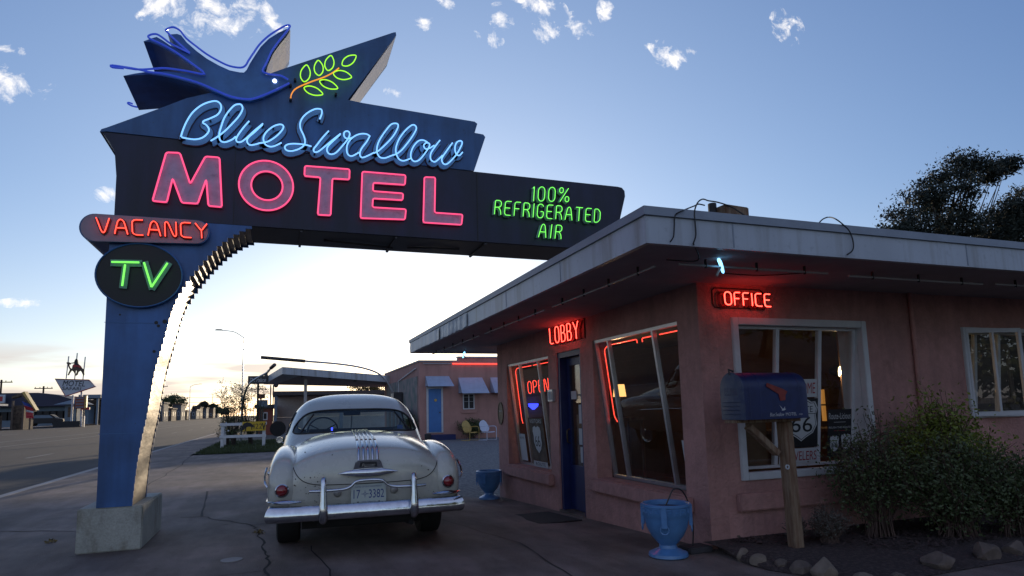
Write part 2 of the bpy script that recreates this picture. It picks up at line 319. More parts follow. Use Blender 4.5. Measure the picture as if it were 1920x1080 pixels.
def build(mb, name, m, parent=None, smooth=False, bevel=0, origin=None):
    v = mb.v
    if origin is None:
        if parent is not None and not v: origin = Vector((0, 0, 0))
        else:
            xs = [p[0] for p in v]; ys = [p[1] for p in v]; zs = [p[2] for p in v]
            origin = Vector(((min(xs) + max(xs)) / 2, (min(ys) + max(ys)) / 2, min(zs)))
    origin = Vector(origin)
    me = bpy.data.meshes.new(name); me.from_pydata([p - origin for p in v], [], mb.f); me.update()
    bm = bmesh.new(); bm.from_mesh(me)
    if len(bm.faces) < 60000: bmesh.ops.recalc_face_normals(bm, faces=bm.faces)
    if bevel: bmesh.ops.bevel(bm, geom=[e for e in bm.edges if len(e.link_faces) == 2 and e.calc_face_angle(0) > .6], offset=bevel, segments=2, affect='EDGES', clamp_overlap=True)
    bm.to_mesh(me); bm.free()
    me.materials.append(M[m] if isinstance(m, str) else m)
    if smooth:
        me.polygons.foreach_set('use_smooth', [True] * len(me.polygons))
        try: me.set_sharp_from_angle(angle=math.radians(smooth if smooth is not True else 45))
        except Exception: pass
    o = bpy.data.objects.new(name, me); C.objects.link(o); W[o.name] = origin
    if parent is not None: o.parent = parent; o.location = origin - W[parent.name]
    else: o.location = origin
    return o
def catmull(pts, k=4, closed=False):
    P = [Vector(p) for p in pts]; n = len(P); out = []
    for i in range(n if closed else n - 1):
        if closed: a, b, c, d = P[i - 1], P[i], P[(i + 1) % n], P[(i + 2) % n]
        else: a, b, c, d = P[max(i - 1, 0)], P[i], P[i + 1], P[min(i + 2, n - 1)]
        for j in range(k):
            t = j / k; out.append(.5 * ((2 * b) + (c - a) * t + (2 * a - 5 * b + 4 * c - d) * t * t + (3 * b - a - 3 * c + d) * t ** 3))
    if not closed: out.append(P[-1])
    return out
def sm(t): t = max(0, min(1, t)); return t * t * (3 - 2 * t)
def lerp(a, b, t): return a + (b - a) * t
def copy_tree(o, parent=None):
    c = o.copy(); C.objects.link(c); c.parent = parent
    for ch in [q for q in bpy.data.objects if q.parent == o]: copy_tree(ch, c)
    return c

# lettering: every printed word is turned into a flat mesh once, at the start
WORDS = ['17','3382','LAND OF ENCHANTMENT','NEW MEXICO','WELCOME','ROUTE','66','TRAVELERS','Route-Licious','RELISH THE ROUTE','NEW MEXICO US','MOTEL','SAFARI','OPEN','US MAIL','Blue Swallow','.com','422','Pontiac','The Palace','U.S. MAIL','ON HISTORIC ROUTE','VISITORS','NOTICE','MOTEL SAFARI']
TXT = {}
tmp = []
for s_ in WORDS:
    cu_ = bpy.data.curves.new('t', 'FONT'); cu_.body = s_; cu_.size = 1; cu_.align_x = 'CENTER'; cu_.align_y = 'CENTER'; cu_.resolution_u = 3
    if s_ in ('Blue Swallow', 'Pontiac', 'The Palace'): cu_.shear = .35
    ob = bpy.data.objects.new('t', cu_); C.objects.link(ob); tmp.append((s_, ob))
dg = bpy.context.evaluated_depsgraph_get()
for s_, ob in tmp:
    me = ob.evaluated_get(dg).to_mesh(); vs = [Vector(p.co) for p in me.vertices]; fs = [tuple(p.vertices) for p in me.polygons]
    x0 = min(p[0] for p in vs); x1 = max(p[0] for p in vs); y0 = min(p[1] for p in vs); y1 = max(p[1] for p in vs)
    TXT[s_] = ([((p[0] - (x0 + x1) / 2) / (x1 - x0), (p[1] - (y0 + y1) / 2) / (y1 - y0)) for p in vs], fs)
for s_, ob in tmp:
    d_ = ob.data; bpy.data.objects.remove(ob); bpy.data.curves.remove(d_)
def word(mb, s_, c, ux, uz, wd, ht):
    """word centred at c, wd wide along ux, ht high along uz"""
    vs, fs = TXT[s_]; c = Vector(c); ux = Vector(ux).normalized(); uz = Vector(uz).normalized()
    return mb.add([c + ux * (a * wd) + uz * (b * ht) for a, b in vs], fs)

# ------------------------------------------------------------------ ground, road, paving
RISE = .72
def gz(x, y):
    dip = -0.038 * max(0, min(6.4, y - 5.33)) * sm((x - 1.7) / 1.9) * (1 - sm((y - 14) / 12))
    return dip + RISE * sm(max(0, -x - 5.5) / 18.0)
def sheet(name, xs, ys, off, m, label=None):
    b = MB(); nx, ny = len(xs), len(ys)
    b.add([(x, y, gz(x, y) + off) for y in ys for x in xs], [(j*nx + i, j*nx + i + 1, (j+1)*nx + i + 1, (j+1)*nx + i) for j in range(ny - 1) for i in range(nx - 1)])
    o = build(b, name, m, smooth=True, origin=(0, 0, 0)); tag(o, label, kind='structure'); return o
def rng(a, b, n): return [a + (b - a) * i / (n - 1) for i in range(n)]
sheet('ground', [-1500, -600, -300, -120, -60] + rng(-24, -5.5, 10) + rng(0, 6, 13) + [8, 12, 20, 40, 80, 200, 600, 1500], [-1500, -400, -100, -30, -10, 0] + rng(5.3, 14, 12) + rng(15, 26, 8) + [30, 45, 70, 120, 300, 800, 2500], -.15, 'dirt')
sheet('road', rng(-24, -4.95, 16), [-60, -20, 0, 20, 50, 90, 150, 300, 600, 1500], -.125, 'asphalt')
sheet('pavement', rng(-4.74, -3.0, 3), [26.02, 40, 80, 150, 400], .0, 'concrete')
sheet('forecourt', rng(-4.74, 1.6, 5) + rng(2, 16, 20), rng(-14, 5, 5) + rng(5.33, 11.75, 9), .0, 'concrete')
sheet('driveway', rng(-4.74, -.1, 4), rng(11.75, 26, 8), .0, 'concrete')
sheet('gravel_court', rng(-.096, 1.6, 3) + rng(2, 4, 6) + [6, 10, 16, 30, 60], rng(11.754, 14, 3) + rng(15, 26, 8) + [30, 40, 60, 90], -.012, 'gravel')
sheet('far_pavement', [-28, -26, -24.1], [-60, 0, 60, 150, 400, 1500], .0, 'concrete')
kb = MB()
ys_ = [-30, 0, 5, 10, 15, 20, 30, 50, 80, 150, 400]
kb.loft([[(-4.95, y, gz(-4.95, y) + z0) if k in (0, 1) else (-4.744, y, gz(-4.8, y) + z0) for k, z0 in enumerate((-.14, -.004, .006, -.14))] for y in ys_])
tag(build(kb, 'kerb', 'kerb', origin=(0, 0, 0)), kind='structure')
lm = MB()
for y0 in list(range(6, 150, 12)):
    for xx in (-9.2, -18.0):
        lm.add([(xx, y0, gz(xx, 0) - .12), (xx + .12, y0, gz(xx + .12, 0) - .12), (xx + .12, y0 + 3.2, gz(xx + .12, 0) - .12), (xx, y0 + 3.2, gz(xx, 0) - .12)], [(0, 1, 2, 3)])
for xx in (-12.9, -14.6):
    lm.add([(xx, 0, gz(xx, 0) - .12), (xx + .11, 0, gz(xx + .11, 0) - .12), (xx + .11, 200, gz(xx + .11, 0) - .12), (xx, 200, gz(xx, 0) - .12)], [(0, 1, 2, 3)])
tag(build(lm, 'road_marking', 'line'), kind='structure')
# joints and cracks in the slab
cr = MB()
def crack(pts, w_=.022, jit=.03, k=6):
    P = []
    for i in range(len(pts) - 1):
        a, b = Vector((*pts[i], 0)), Vector((*pts[i + 1], 0))
        for j in range(k): P.append(a.lerp(b, j / k) + Vector((random.uniform(-jit, jit), random.uniform(-jit, jit), 0)) * (1 if j else 0))
    P.append(Vector((*pts[-1], 0)))
    Lf, Rt = [], []
    for i, p in enumerate(P):
        t = (P[min(i + 1, len(P) - 1)] - P[max(i - 1, 0)]).normalized(); nn = Vector((-t[1], t[0], 0)); ww = w_ * random.uniform(.5, 1.3) / 2
        for S, sg in ((Lf, 1), (Rt, -1)):
            q = p + nn * ww * sg; S.append((q[0], q[1], gz(q[0], q[1]) + .004))
    n = len(P); cr.add(Lf + Rt, [(i, n + i, n + i + 1, i + 1) for i in range(n - 1)])
crack([(-4.7, 10.0), (-3.2, 10.05), (-1.95, 9.4)], .03)
crack([(-1.25, 10.15), (-.98, 10.1), (-1.22, 13.4)], .03, .012)
crack([(-1.2, 13.4), (-.2, 13.0), (2.4, 12.2), (3.4, 11.1)], .02, .01)
crack([(-2.5, 15.0), (-2.6, 20), (-2.9, 26)], .03, .05)
crack([(-2.5, 15.0), (-1.98, 11.2)], .03, .03)
crack([(-1.0, 10.1), (-.3, 9.0), (-.22, 8.6), (-.1, 7.2), (-.06, 6.2), (.1, 4.2)], .022, .03, 9)
crack([(-.3, 9.0), (1.2, 9.1), (3.9, 9.0)], .016, .02, 9)
crack([(-4.7, 6.1), (-2.2, 6.3), (-.1, 6.35)], .015, .03, 9)
crack([(.35, 7.3), (.5, 5.2), (.55, 3.4)], .014, .03, 9)
crack([(1.9, 8.7), (2.4, 6.5), (2.2, 4.2), (2.4, 2.6)], .013, .03, 9)
tag(build(cr, 'pavement_crack', 'crack', origin=(0, 0, 0)), kind='structure')
for (x, y, r, lb) in ((-.40, 6.96, .10, 'pale round access cap set in the slab behind the car'),):
    d = MB().disc((x, y, .001), r, (0, 0, 1), .006); o = build(d, 'access_cap', 'kerb'); tag(o, lb, 'access cap')
# weeds in the cracks
def leafmesh(mb, c, n, spread, size, flat=.5):
    for _ in range(n):
        p = Vector(c) + Vector((random.gauss(0, spread[0]), random.gauss(0, spread[1]), random.gauss(0, spread[2])))
        a = Vector((random.gauss(0, 1), random.gauss(0, 1), random.gauss(0, 1))).normalized(); b = a.orthogonal().normalized(); b = (b + a.cross(b) * random.uniform(-1, 1)).normalized()
        s_ = size * random.uniform(.6, 1.4)
        mb.add([p - a * s_, p + b * s_ * flat, p + a * s_, p - b * s_ * flat], [(0, 1, 2, 3)])
for (px, py, lb) in ((484, 1001, 'tiny weed growing in the crack beside the car'), (95, 1018, 'tiny weed growing in the crack left of the pedestal')):
    p = PZ(px, py); b = MB(); leafmesh(b, (p[0], p[1], .02), 60, (.03, .03, .012), .014)
    tag(build(b, 'weed', 'leafE'), lb, 'weed', 'weeds in the slab')

# ------------------------------------------------------------------ the big motel sign
YS, DS = 7.97, .80                       # front plane and depth of the sign box
def S(x, y, Y=YS): return PY(x, y, Y)
sign = empty('motel_sign', (-1.6, 8.5, 0), 'tall blue motel sign on a tapering pillar with neon letters and a swallow', 'neon sign')
b = MB(); q0, q1 = PZ(143, 1035), PZ(262, 1030)
b.box(-1.95, -1.345, 7.97, 9.19, 0, .455)
build(b, 'pedestal', 'pedestal', sign, bevel=.012)
CUR = [(247,951),(255,880),(265,822),(275,778),(289,698),(300,660),(310,625),(322,582),(337,547),(351,524),(365,507),(379,490),(393,475),(409,459),(425,447),(447,434),(472,424)]
cw = [S(*p) for p in CUR]; cw[0][2] = .455
dense = catmull(cw, 12)
# even samples along the arch, used for the saw-tooth edge of both plates
cum = [0]
for i in range(1, len(dense)): cum.append(cum[-1] + (dense[i] - dense[i-1]).length)
def along(t):
    d = t * cum[-1]
    for i in range(1, len(dense)):
        if cum[i] >= d: return dense[i-1].lerp(dense[i], (d - cum[i-1]) / max(1e-9, cum[i] - cum[i-1]))
    return dense[-1]
NS = 46; smp = [along(i / NS) for i in range(NS + 1)]
step = []
for i in range(NS):
    am = .45 if i < 31 else 1.0; cn = Vector((smp[i+1][0] + .004, YS, smp[i][2]))
    step.append(smp[i]); step.append((smp[i] + smp[i+1]).lerp(cn * 2, am) * .5)
step.append(smp[-1])
botl, midl = S(180, 952), S(205, 455); botl[2] = .455
topl = S(212, 405)
outline = [Vector((p[0], 0, p[2])) for p in step] + [Vector((topl[0], 0, smp[-1][2])), Vector((midl[0], 0, midl[2])), Vector((botl[0], 0, .455))]
b = MB()
for y0 in (YS, YS + DS - .02): b.prism([Vector((p[0], y0, p[2])) for p in outline], (0, .02, 0))
b.loft([[Vector((p[0] + dx, y, p[2])) for dx, y in ((0, YS + .02), (.015, YS + .02), (.015, YS + DS - .02), (0, YS + DS - .02))] for p in (botl, midl, topl)])
build(b, 'pillar', 'pillarblue', sign, bevel=0)
# polished metal lining of the arch: smooth below, folded like the saw-tooth above
b = MB(); prof = []
for i in range(0, 34): prof.append(smp[i] + Vector((-.004, 0, .0)))
for i in range(34, NS):
    prof.append(smp[i] + Vector((-.02, 0, .02))); prof.append(Vector((smp[i+1][0] - .02, YS, smp[i][2] + .02)))
prof.append(smp[-1] + Vector((-.02, 0, .02)))
b.loft([[Vector((p[0], y, p[2])) for y in (YS + .021, YS + .27 , YS + .53, YS + DS - .021)] for p in prof], False, False)
build(b, 'arch_lining', 'brush', sign, smooth=30)
for (x, y, r) in ((309,603,7),(293,605,6),(297,611,5),(289,659,5),(225,590,3),(233,460,3)): build(MB().disc(S(x, y) + Vector((0, .002, 0)), r / 300.0, (0, -1, 0), .006, 10), 'bolt_hole', 'black', sign)

for z in (1.22, 2.42): build(MB().box(-1.80, cw[0][0] + (.02 if z < 2 else .13), YS - .0035, YS - .001, z, z + .006), 'sheet_seam', 'birdblue', sign)
BAND = [(190,250),(893,323),(1158,350),(1166,352),(1171,358),(1172,368),(1162,413),(1148,478),(1045,462),(780,440),(472,422),(214,405),(218,330),(215,285),(204,264)]
zt = 4.575; zb = 3.61
bw = [S(*p) for p in BAND]
for i in (0, 1): bw[i][2] = zt
for i in (7, 8, 9, 10, 11): bw[i][2] = zb
b = MB().prism(bw, (0, DS, 0)); build(b, 'lower_box', 'navy', sign)
b = MB().prism([(-.34, YS + .03, zb - .006), (3.85, YS + .03, zb - .006), (3.85, YS + DS - .03, zb - .006), (-.34, YS + DS - .03, zb - .006)], (0, 0, .004))
for xx in (.2, 1.35, 2.55): b.box(xx, xx + .03, YS + .02, YS + DS - .02, zb - .03, zb - .007)
b.tube([(.5, YS + .4, zb - .02), (.9, YS + .35, zb - .05), (1.4, YS + .5, zb - .035)], .015)
b.tube([(1.6, YS + .5, zb - .02), (1.9, YS + .35, zb - .04), (2.3, YS + .4, zb - .02)], .012)
build(b, 'underside', 'darksteel', sign)
for xx in (-.55, .95): build(MB().box(xx, xx + .006, YS - .003, YS - .001, zb, zt - .01), 'panel_seam', 'black', sign)
b = MB(); p = S(893, 323); b.box(p[0], p[0] + .012, YS - .004, YS - .001, zb, zt - .01)
build(b, 'panel_seam', 'black', sign)
UP = [(187,247),(190,242),(200,239),(300,203),(350,184),(430,166),(525,131),(737,61),(742,60),(743,66),(652,187),(680,193),(890,228),(895,232),(890,249),(906,252),(910,257),(889,323),(860,320)]
uw = [S(x, y, YS - .012) for x, y in UP]
for i in (0, 17, 18): uw[i][2] = zt + .006 if i else uw[i][2]
uw.append(Vector((S(200, 252)[0], YS - .012, zt + .006)))
b = MB().prism(uw, (0, DS + .024, 0)); build(b, 'upper_panel', 'panelblue', sign)
# pale sheet metal edge of the star point, standing a hair off the panel
a0, a1 = S(741, 68), S(656, 186)
b = MB(); nrm = Vector((a1[2] - a0[2], 0, -(a1[0] - a0[0]))).normalized(); nrm = nrm if nrm[0] > 0 else -nrm
b.prism([a0 + nrm * .003 + Vector((0, .02, 0)), a1 + nrm * .003 + Vector((0, .02, 0)), a1 + nrm * .003 + Vector((0, DS - .1, 0)), a0 + nrm * .003 + Vector((0, DS - .1, 0))], nrm * .004)
build(b, 'star_edge', 'greyside', sign)

# MOTEL: raised faces with a pink tube round each
def zl(s, X, Y, k, ox, oy): return (ox + X / k, oy + Y / k)
a1_ = lambda X, Y: (140 + X / 3, 20 + Y / 3)
a2_ = lambda X, Y: (140 + X / 3, 360 + Y / 3)
a3_ = lambda X, Y: (700 + X / 3.374, 180 + Y / 3.374)
LET = [
 [a1_(515,797), a1_(592,800), a1_(650,975), a1_(735,820), a1_(815,826), a2_(828,85), a2_(752,78), a1_(740,948), a2_(692,66), a2_(602,60), a1_(551,942), a2_(518,58), a2_(437,50)],
 [a1_(1295,873), a1_(1547,892), a1_(1545,950), a1_(1450,944), a2_(1440,132), a2_(1367,128), a1_(1383,938), a1_(1292,930)],
 [a1_(1618,905), a1_(1862,925), a1_(1858,980), a1_(1680,968), a1_(1678,1015), a1_(1848,1028), a2_(1845,46), a2_(1678,36), a2_(1675,86), a2_(1864,97), a2_(1858,155), a2_(1608,147)],
 [a3_(323,513), a3_(392,515), a3_(388,738), a3_(565,750), a3_(558,815), a3_(316,800)]]
def rounded(P, r=.02, closed=True):
    out_ = []; n = len(P)
    for i in range(n):
        p = P[i]; a = P[i - 1]; c = P[(i + 1) % n]
        d1 = (a - p); d2 = (c - p); rr = min(r, d1.length * .4, d2.length * .4)
        out_ += [p + d1.normalized() * rr, p + d1.normalized() * rr * .3 + d2.normalized() * rr * .3, p + d2.normalized() * rr]
    return out_
def letter(i, P):
    f = MB().prism([p + Vector((0, .035, 0)) for p in P], (0, .03, 0)); lt = build(f, 'letter', 'letterfill', sign)
    t = MB().tube(rounded([p for p in P]), .0100, 7, closed=True); build(t, 'neon_tube', 'n_pink', lt, smooth=60)
YL = YS - .065
for i, P in enumerate(LET[:1] ): letter(i, [S(x, y, YL) for x, y in P])
oc = (498.8, 347.8); ic = (500.5, 348.3)
def oval(c, rx, ry, n, Y, rot=.06): return [S(c[0] + rx * math.cos(t) * 1 - ry * math.sin(t) * 0, c[1] + ry * math.sin(t) + rx * math.cos(t) * rot, Y) for t in [2 * PI * k / n for k in range(n)]]
f = MB().ring([p + Vector((0, .035, 0)) for p in oval(oc, 51, 46.5, 48, YL)], [p + Vector((0, .035, 0)) for p in oval(ic, 29.5, 27, 48, YL)], (0, .03, 0)); lt = build(f, 'letter', 'letterfill', sign)
t = MB(); t.tube(oval(oc, 51, 46.5, 48, YL), .0100, 7, True); t.tube(oval(ic, 29.5, 27, 40, YL), .0100, 7, True); build(t, 'neon_tube', 'n_pink', lt, smooth=60)
for i, P in enumerate(LET[1:]): letter(i, [S(x, y, YL) for x, y in P])

# script words, one continuous bent tube per letter over a painted channel
za = lambda P: [(320 + x / 6.4, 180 + y / 6.4) for x, y in P]
zc = lambda P: [(600 + x / 6.4, 200 + y / 6.4) for x, y in P]
SCR = [za(P) for P in (
 [(122,490),(150,400),(200,290),(270,190),(370,110),(470,70),(550,62),(598,98),(603,160),(560,225),(470,270),(400,298),(388,322),(430,350),(460,400),(440,450),(380,500),(300,520),(210,512),(132,495)],
 [(480,538),(560,490),(650,420),(740,330),(820,240),(862,160),(850,108),(815,98),(760,115),(690,190),(640,270),(605,370),(583,450),(590,520),(620,550),(670,550),(740,520),(782,485)],
 [(942,300),(880,370),(820,450),(787,510),(797,548),(840,552),(900,512),(1000,420),(1108,330)],
 [(1100,345),(1010,430),(930,500),(918,550),(950,587),(1010,582),(1075,562)],
 [(1075,565),(1170,545),(1270,480),(1340,405),(1352,358),(1310,340),(1230,365),(1150,430),(1113,500),(1130,572),(1180,605),(1240,602),(1330,560)],
 [(1788,278),(1810,225),(1815,180),(1800,158),(1740,155),(1660,190),(1590,250),(1555,320),(1558,390),(1590,460),(1612,530),(1600,590),(1540,635),(1450,660),(1390,650),(1370,612),(1400,582),(1480,572),(1600,582),(1690,605)])] + [zc(P) for P in (
 [(105,290),(30,372),(-40,462),(-77,512),(-62,545),(-20,537),(40,492),(150,400),(247,323)],
 [(240,335),(170,400),(100,470),(83,520),(105,562),(150,570),(200,545),(260,480),(310,420),(345,370),(357,320),(332,294),(295,303),(287,345),(310,378),(350,382),(385,372)],
 [(597,352),(560,330),(500,325),(430,345),(370,390),(330,450),(320,520),(335,572),(370,592),(410,582),(467,548)],
 [(600,348),(560,420),(500,500),(478,560),(490,602),(520,609),(580,585),(648,550)],
 [(645,557),(700,530),(790,450),(880,350),(930,260),(937,215),(905,200),(850,215),(780,300),(720,390),(688,470),(685,550),(720,607),(780,616),(850,590),(912,570)],
 [(910,573),(980,520),(1070,410),(1130,320),(1157,260),(1140,225),(1100,222),(1030,280),(960,370),(920,460),(910,540),(940,620),(990,649),(1040,640),(1087,620)],
 [(1290,428),(1240,402),(1180,412),(1120,480),(1090,560),(1095,620),(1130,656),(1190,640),(1260,560),(1310,480),(1312,445),(1275,433),(1245,465),(1265,505),(1310,500),(1372,463)],
 [(1440,402),(1380,480),(1330,560),(1328,630),(1365,661),(1400,650),(1472,583)],
 [(1590,433),(1520,530),(1463,620),(1475,677),(1510,692),(1560,660),(1640,570),(1690,480),(1707,430),(1682,409),(1640,430),(1620,490),(1630,560),(1670,586),(1712,545)])]
YN = YS - .125
def ribbon(mb, pts, w_, y0, th):
    """round-capped channel letter stroke: overlapping boxes would share faces, so one swept band"""
    P = catmull(pts, 5); n = len(P); Lf, Rt = [], []
    for i, p in enumerate(P):
        t_ = (P[min(i + 1, n - 1)] - P[max(i - 1, 0)]); t_[1] = 0; t_.normalize(); nn = Vector((-t_[2], 0, t_[0]))
        Lf.append(Vector((p[0], y0, p[2])) + nn * w_ / 2); Rt.append(Vector((p[0], y0, p[2])) - nn * w_ / 2)
    rings = [[Lf[i], Rt[i], Rt[i] + Vector((0, th, 0)), Lf[i] + Vector((0, th, 0))] for i in range(n)]
    mb.loft(rings)
SCN = 0
for P in SCR:
    pts = [S(x, y, YN) for x, y in P]; e = SCN * .0007; SCN += 1
    f = MB(); ribbon(f, pts, .072, YS - .034 - e, .018); lt = build(f, 'script_letter', 'scriptfill', sign)
    g = MB(); ribbon(g, pts, .094, YS - .0135 - e * .25, .0006); build(g, 'outline', 'scriptedge', lt)
    t = MB().tube(catmull(pts, 4), .0092, 7); build(t, 'neon_tube', 'n_blue', lt, smooth=60)
    for j in (0, len(pts) // 2, len(pts) - 1): build(MB().disc(pts[j] + Vector((0, .005, 0)), .012, (0, 1, 0), .09, 6), 'tube_clip', 'black', lt)

# stroke lettering for the small neon words: glyph -> polylines in a box 1 high
GL = {
'A': (.62, [[(0,0),(.08,.45),(.17,.86),(.31,1),(.45,.86),(.54,.45),(.62,0)], [(.09,.40),(.53,.40)]]),
'V': (.62, [[(0,1),(.22,.15),(.31,0),(.40,.15),(.62,1)]]),
'C': (.52, [[(.52,1),(.14,1),(0,.88),(0,.12),(.14,0),(.52,0)]]),
'N': (.56, [[(0,0),(0,.9),(.1,1),(.18,.88),(.40,.12),(.48,0),(.56,.1),(.56,1)]]),
'Y': (.60, [[(0,1),(.3,.5),(.60,1)], [(.3,.5),(.3,0)]]),
'T': (.60, [[(0,1),(.60,1)], [(.3,1),(.3,0)]]),
'O': (.54, [[(.14,1),(.40,1),(.54,.84),(.54,.16),(.40,0),(.14,0),(0,.16),(0,.84),(.14,1)]]),
'0': (.50, [[(.25,1),(.42,.93),(.5,.75),(.5,.25),(.42,.07),(.25,0),(.08,.07),(0,.25),(0,.75),(.08,.93),(.25,1)]]),
'1': (.12, [[(0,.86),(.10,1),(.10,0)]]),
'%': (.80, [[(.18,1),(.32,.92),(.32,.68),(.18,.6),(.04,.68),(.04,.92),(.18,1)], [(.72,.95),(.10,.02)], [(.64,.4),(.79,.32),(.79,.08),(.64,0),(.5,.08),(.5,.32),(.64,.4)]]),
'F': (.46, [[(.48,1),(.1,1),(0,.9),(0,0)], [(0,.52),(.38,.52)]]),
'E': (.50, [[(.5,1),(.1,1),(0,.88),(0,.12),(.1,0),(.5,0)], [(0,.52),(.42,.52)]]),
'I': (.06, [[(.03,1),(.03,0)]]),
'L': (.44, [[(0,1),(0,.1),(.08,0),(.44,0)]]),
'B': (.50, [[(0,0),(0,1),(.32,1),(.46,.88),(.46,.64),(.32,.53),(0,.53)], [(.32,.53),(.5,.4),(.5,.12),(.34,0),(0,0)]]),
'P': (.50, [[(0,0),(0,1),(.34,1),(.5,.86),(.5,.62),(.34,.48),(0,.48)]]),
'R': (.52, [[(0,0),(0,.94),(.06,1),(.36,1),(.5,.88),(.5,.64),(.36,.52),(0,.5)], [(.28,.5),(.42,.38),(.5,.2),(.52,0)]]),
'G': (.52, [[(.5,.84),(.38,1),(.14,1),(0,.84),(0,.16),(.14,0),(.4,0),(.52,.16),(.52,.46),(.28,.46)]]),
'D': (.52, [[(0,0),(0,1),(.3,1),(.52,.78),(.52,.22),(.3,0),(0,0)]]),
}
def neon_word(parent, text, tl, tr, bl, mt, r, back=None, backoff=(0, .05, 0), wb=.03, gap=.2, name='letter', slant=0, backw=None):
    """letters between three corners of the word's box: tl, tr, bl are points in space"""
    tl, tr, bl = Vector(tl), Vector(tr), Vector(bl); ux = tr - tl; uz = tl - bl
    tot = sum(GL[c][0] if c != ' ' else .3 for c in text) + gap * (len(text) - 1); k = 1.0 / tot; x = 0
    for ch in text:
        if ch == ' ': x += .3 + gap; continue
        wd, st_ = GL[ch]; mb = MB(); bk = MB()
        for s_ in st_:
            P = [bl + ux * ((x + a + slant * z) * k) + uz * z for a, z in s_]
            cl_ = s_[0] == s_[-1]
            Q = rounded(P[:-1], r * 2.5) if cl_ else ([P[0]] + rounded(P, r * 2.5)[3:-3] + [P[-1]] if len(P) > 2 else P)
            mb.tube(Q, r, 6, closed=cl_)
            if back:
                Bp = [p + Vector(backoff) for p in P]
                bk.tube([p for p in (Bp if not cl_ else Bp[:-1])], wb, 4, closed=cl_)
        if back:
            lt = build(bk, name, back, parent); build(mb, 'neon_tube', mt, lt, smooth=60)
        else:
            build(mb, name, mt, parent, smooth=60)
        x += wd + gap

# vacancy capsule
YV = YS - .07
cp = []
la, lb_, ra, rb = S(178, 400.5, YV), S(178, 453, YV), S(372, 413, YV), S(366, 457, YV)
ctl = (la + lb_) / 2; ctr = (ra + rb) / 2; rl = (la - lb_).length / 2; rr = (ra - rb).length / 2
for k in range(17): a = PI / 2 + PI * k / 16; cp.append(ctl + Vector((math.cos(a) * rl * .95, 0, math.sin(a) * rl)))
for k in range(17): a = -PI / 2 + PI * k / 16; cp.append(ctr + Vector((math.cos(a) * rr * .95, 0, math.sin(a) * rr)))
vb = build(MB().prism(cp, (0, DS + .10, 0)), 'vacancy_box', 'panelblue', sign)
sc2 = [ctl.lerp(ctr, .5) + (p - ctl.lerp(ctr, .5)) * .975 + Vector((0, -.006, 0)) for p in cp]
face = build(MB().prism(sc2, (0, .004, 0)), 'face', 'capsule', vb)
W['face_tmp'] = W[face.name]
neon_word(vb, 'VACANCY', S(178, 407.5, YV - .05), S(386, 419.5, YV - .05), S(181, 436.5, YV - .05), 'n_red2', .0062, 'redfill', (0, .032, 0), .018, .23, 'letter', .05)
# TV disc
tvc = S(262, 516, YS - .05); rx = (S(343.6, 516, YS - .05) - S(180.7, 516, YS - .05)).length / 2; rz = (S(262, 456.4, YS - .05) - S(262, 575.5, YS - .05)).length / 2
tv = build(MB().loft([[tvc + Vector((math.cos(2*PI*k/56) * rx, y, math.sin(2*PI*k/56) * rz)) for k in range(56)] for y in (0, .05)]), 'television_oval', 'black', sign)
build(MB().tube([tvc + Vector((math.cos(2*PI*k/56) * rx, -.004, math.sin(2*PI*k/56) * rz)) for k in range(56)], .009, 5, True), 'rim', 'pillarblue', tv)
YT = YS - .12
def bar(mb, a, b_, w_, y0, th):
    a, b_ = Vector(a), Vector(b_); t_ = (b_ - a).normalized(); nn = Vector((-t_[2], 0, t_[0])) * w_ / 2
    mb.prism([Vector((p[0], y0, p[2])) for p in (a + nn, a - nn, b_ - nn, b_ + nn)], (0, th, 0))
for strokes in ([((209,491),(261,492)), ((234.5,496),(229,536))], [((270,492),(284,538)), ((284,538),(314,493))]):
    f = MB(); t = MB()
    for si, (p, q) in enumerate(strokes):
        a, c = S(*p, YT), S(*q, YT); t.tube([a, c], .0105, 7); bar(f, a + (a - c).normalized() * .02, c + (c - a).normalized() * .02, .075, YS - .075 - .002 * si, .018)
    lt = build(f, 'letter', 'greenfill', tv); build(t, 'neon_tube', 'n_green', lt, smooth=60)
# 100% REFRIGERATED AIR
zr = lambda X, Y: S(900 + X / 6.857, 330 + Y / 6.857, YS - .09)
neon_word(sign, '100%', zr(672,132), zr(1140,150), zr(672,322), 'n_green', .0055, 'greenfill', (0, .055, 0), .018, .30, 'small_letter', .07)
neon_word(sign, 'REFRIGERATED', zr(190,310), zr(1540,428), zr(185,490), 'n_green', .0055, 'greenfill', (0, .055, 0), .018, .30, 'small_letter', .07)
neon_word(sign, 'AIR', zr(762,608), zr(1050,635), zr(752,785), 'n_green', .0055, 'greenfill', (0, .055, 0), .018, .36, 'small_letter', .07)
# swallow
zb3 = lambda P, Y: [S(200 + x / 5.333, 40 + y / 5.333, Y) for x, y in P]
BODY = [(1835,68),(1790,80),(1720,112),(1620,175),(1540,255),(1480,345),(1430,425),(1400,485),(1372,512),(1330,510),(1230,490),(1120,440),(1000,372),(900,298),(800,210),(745,140),(705,125),(612,132),(660,200),(760,285),(840,342),(750,300),(640,245),(560,190),(500,155),(440,172),(368,200),(440,208),(560,262),(700,342),(850,442),(985,545),(800,520),(600,500),(400,505),(280,522),(165,545),(430,530),(560,548),(700,578),(920,640),(1080,708),(1250,778),(1430,798),(1560,762),(1700,700),(1825,635),(1805,598),(1740,560),(1640,548),(1580,530),(1572,505),(1600,440),(1650,320),(1720,220),(1790,140)]
YB = YS - .05
bird = build(MB().prism(zb3(BODY, YB), (0, DS + .08, 0)), 'swallow', 'birdblue', sign)
wng = zb3([(1835,75),(1795,140),(1725,222),(1655,322),(1605,440),(1582,525)], YB)
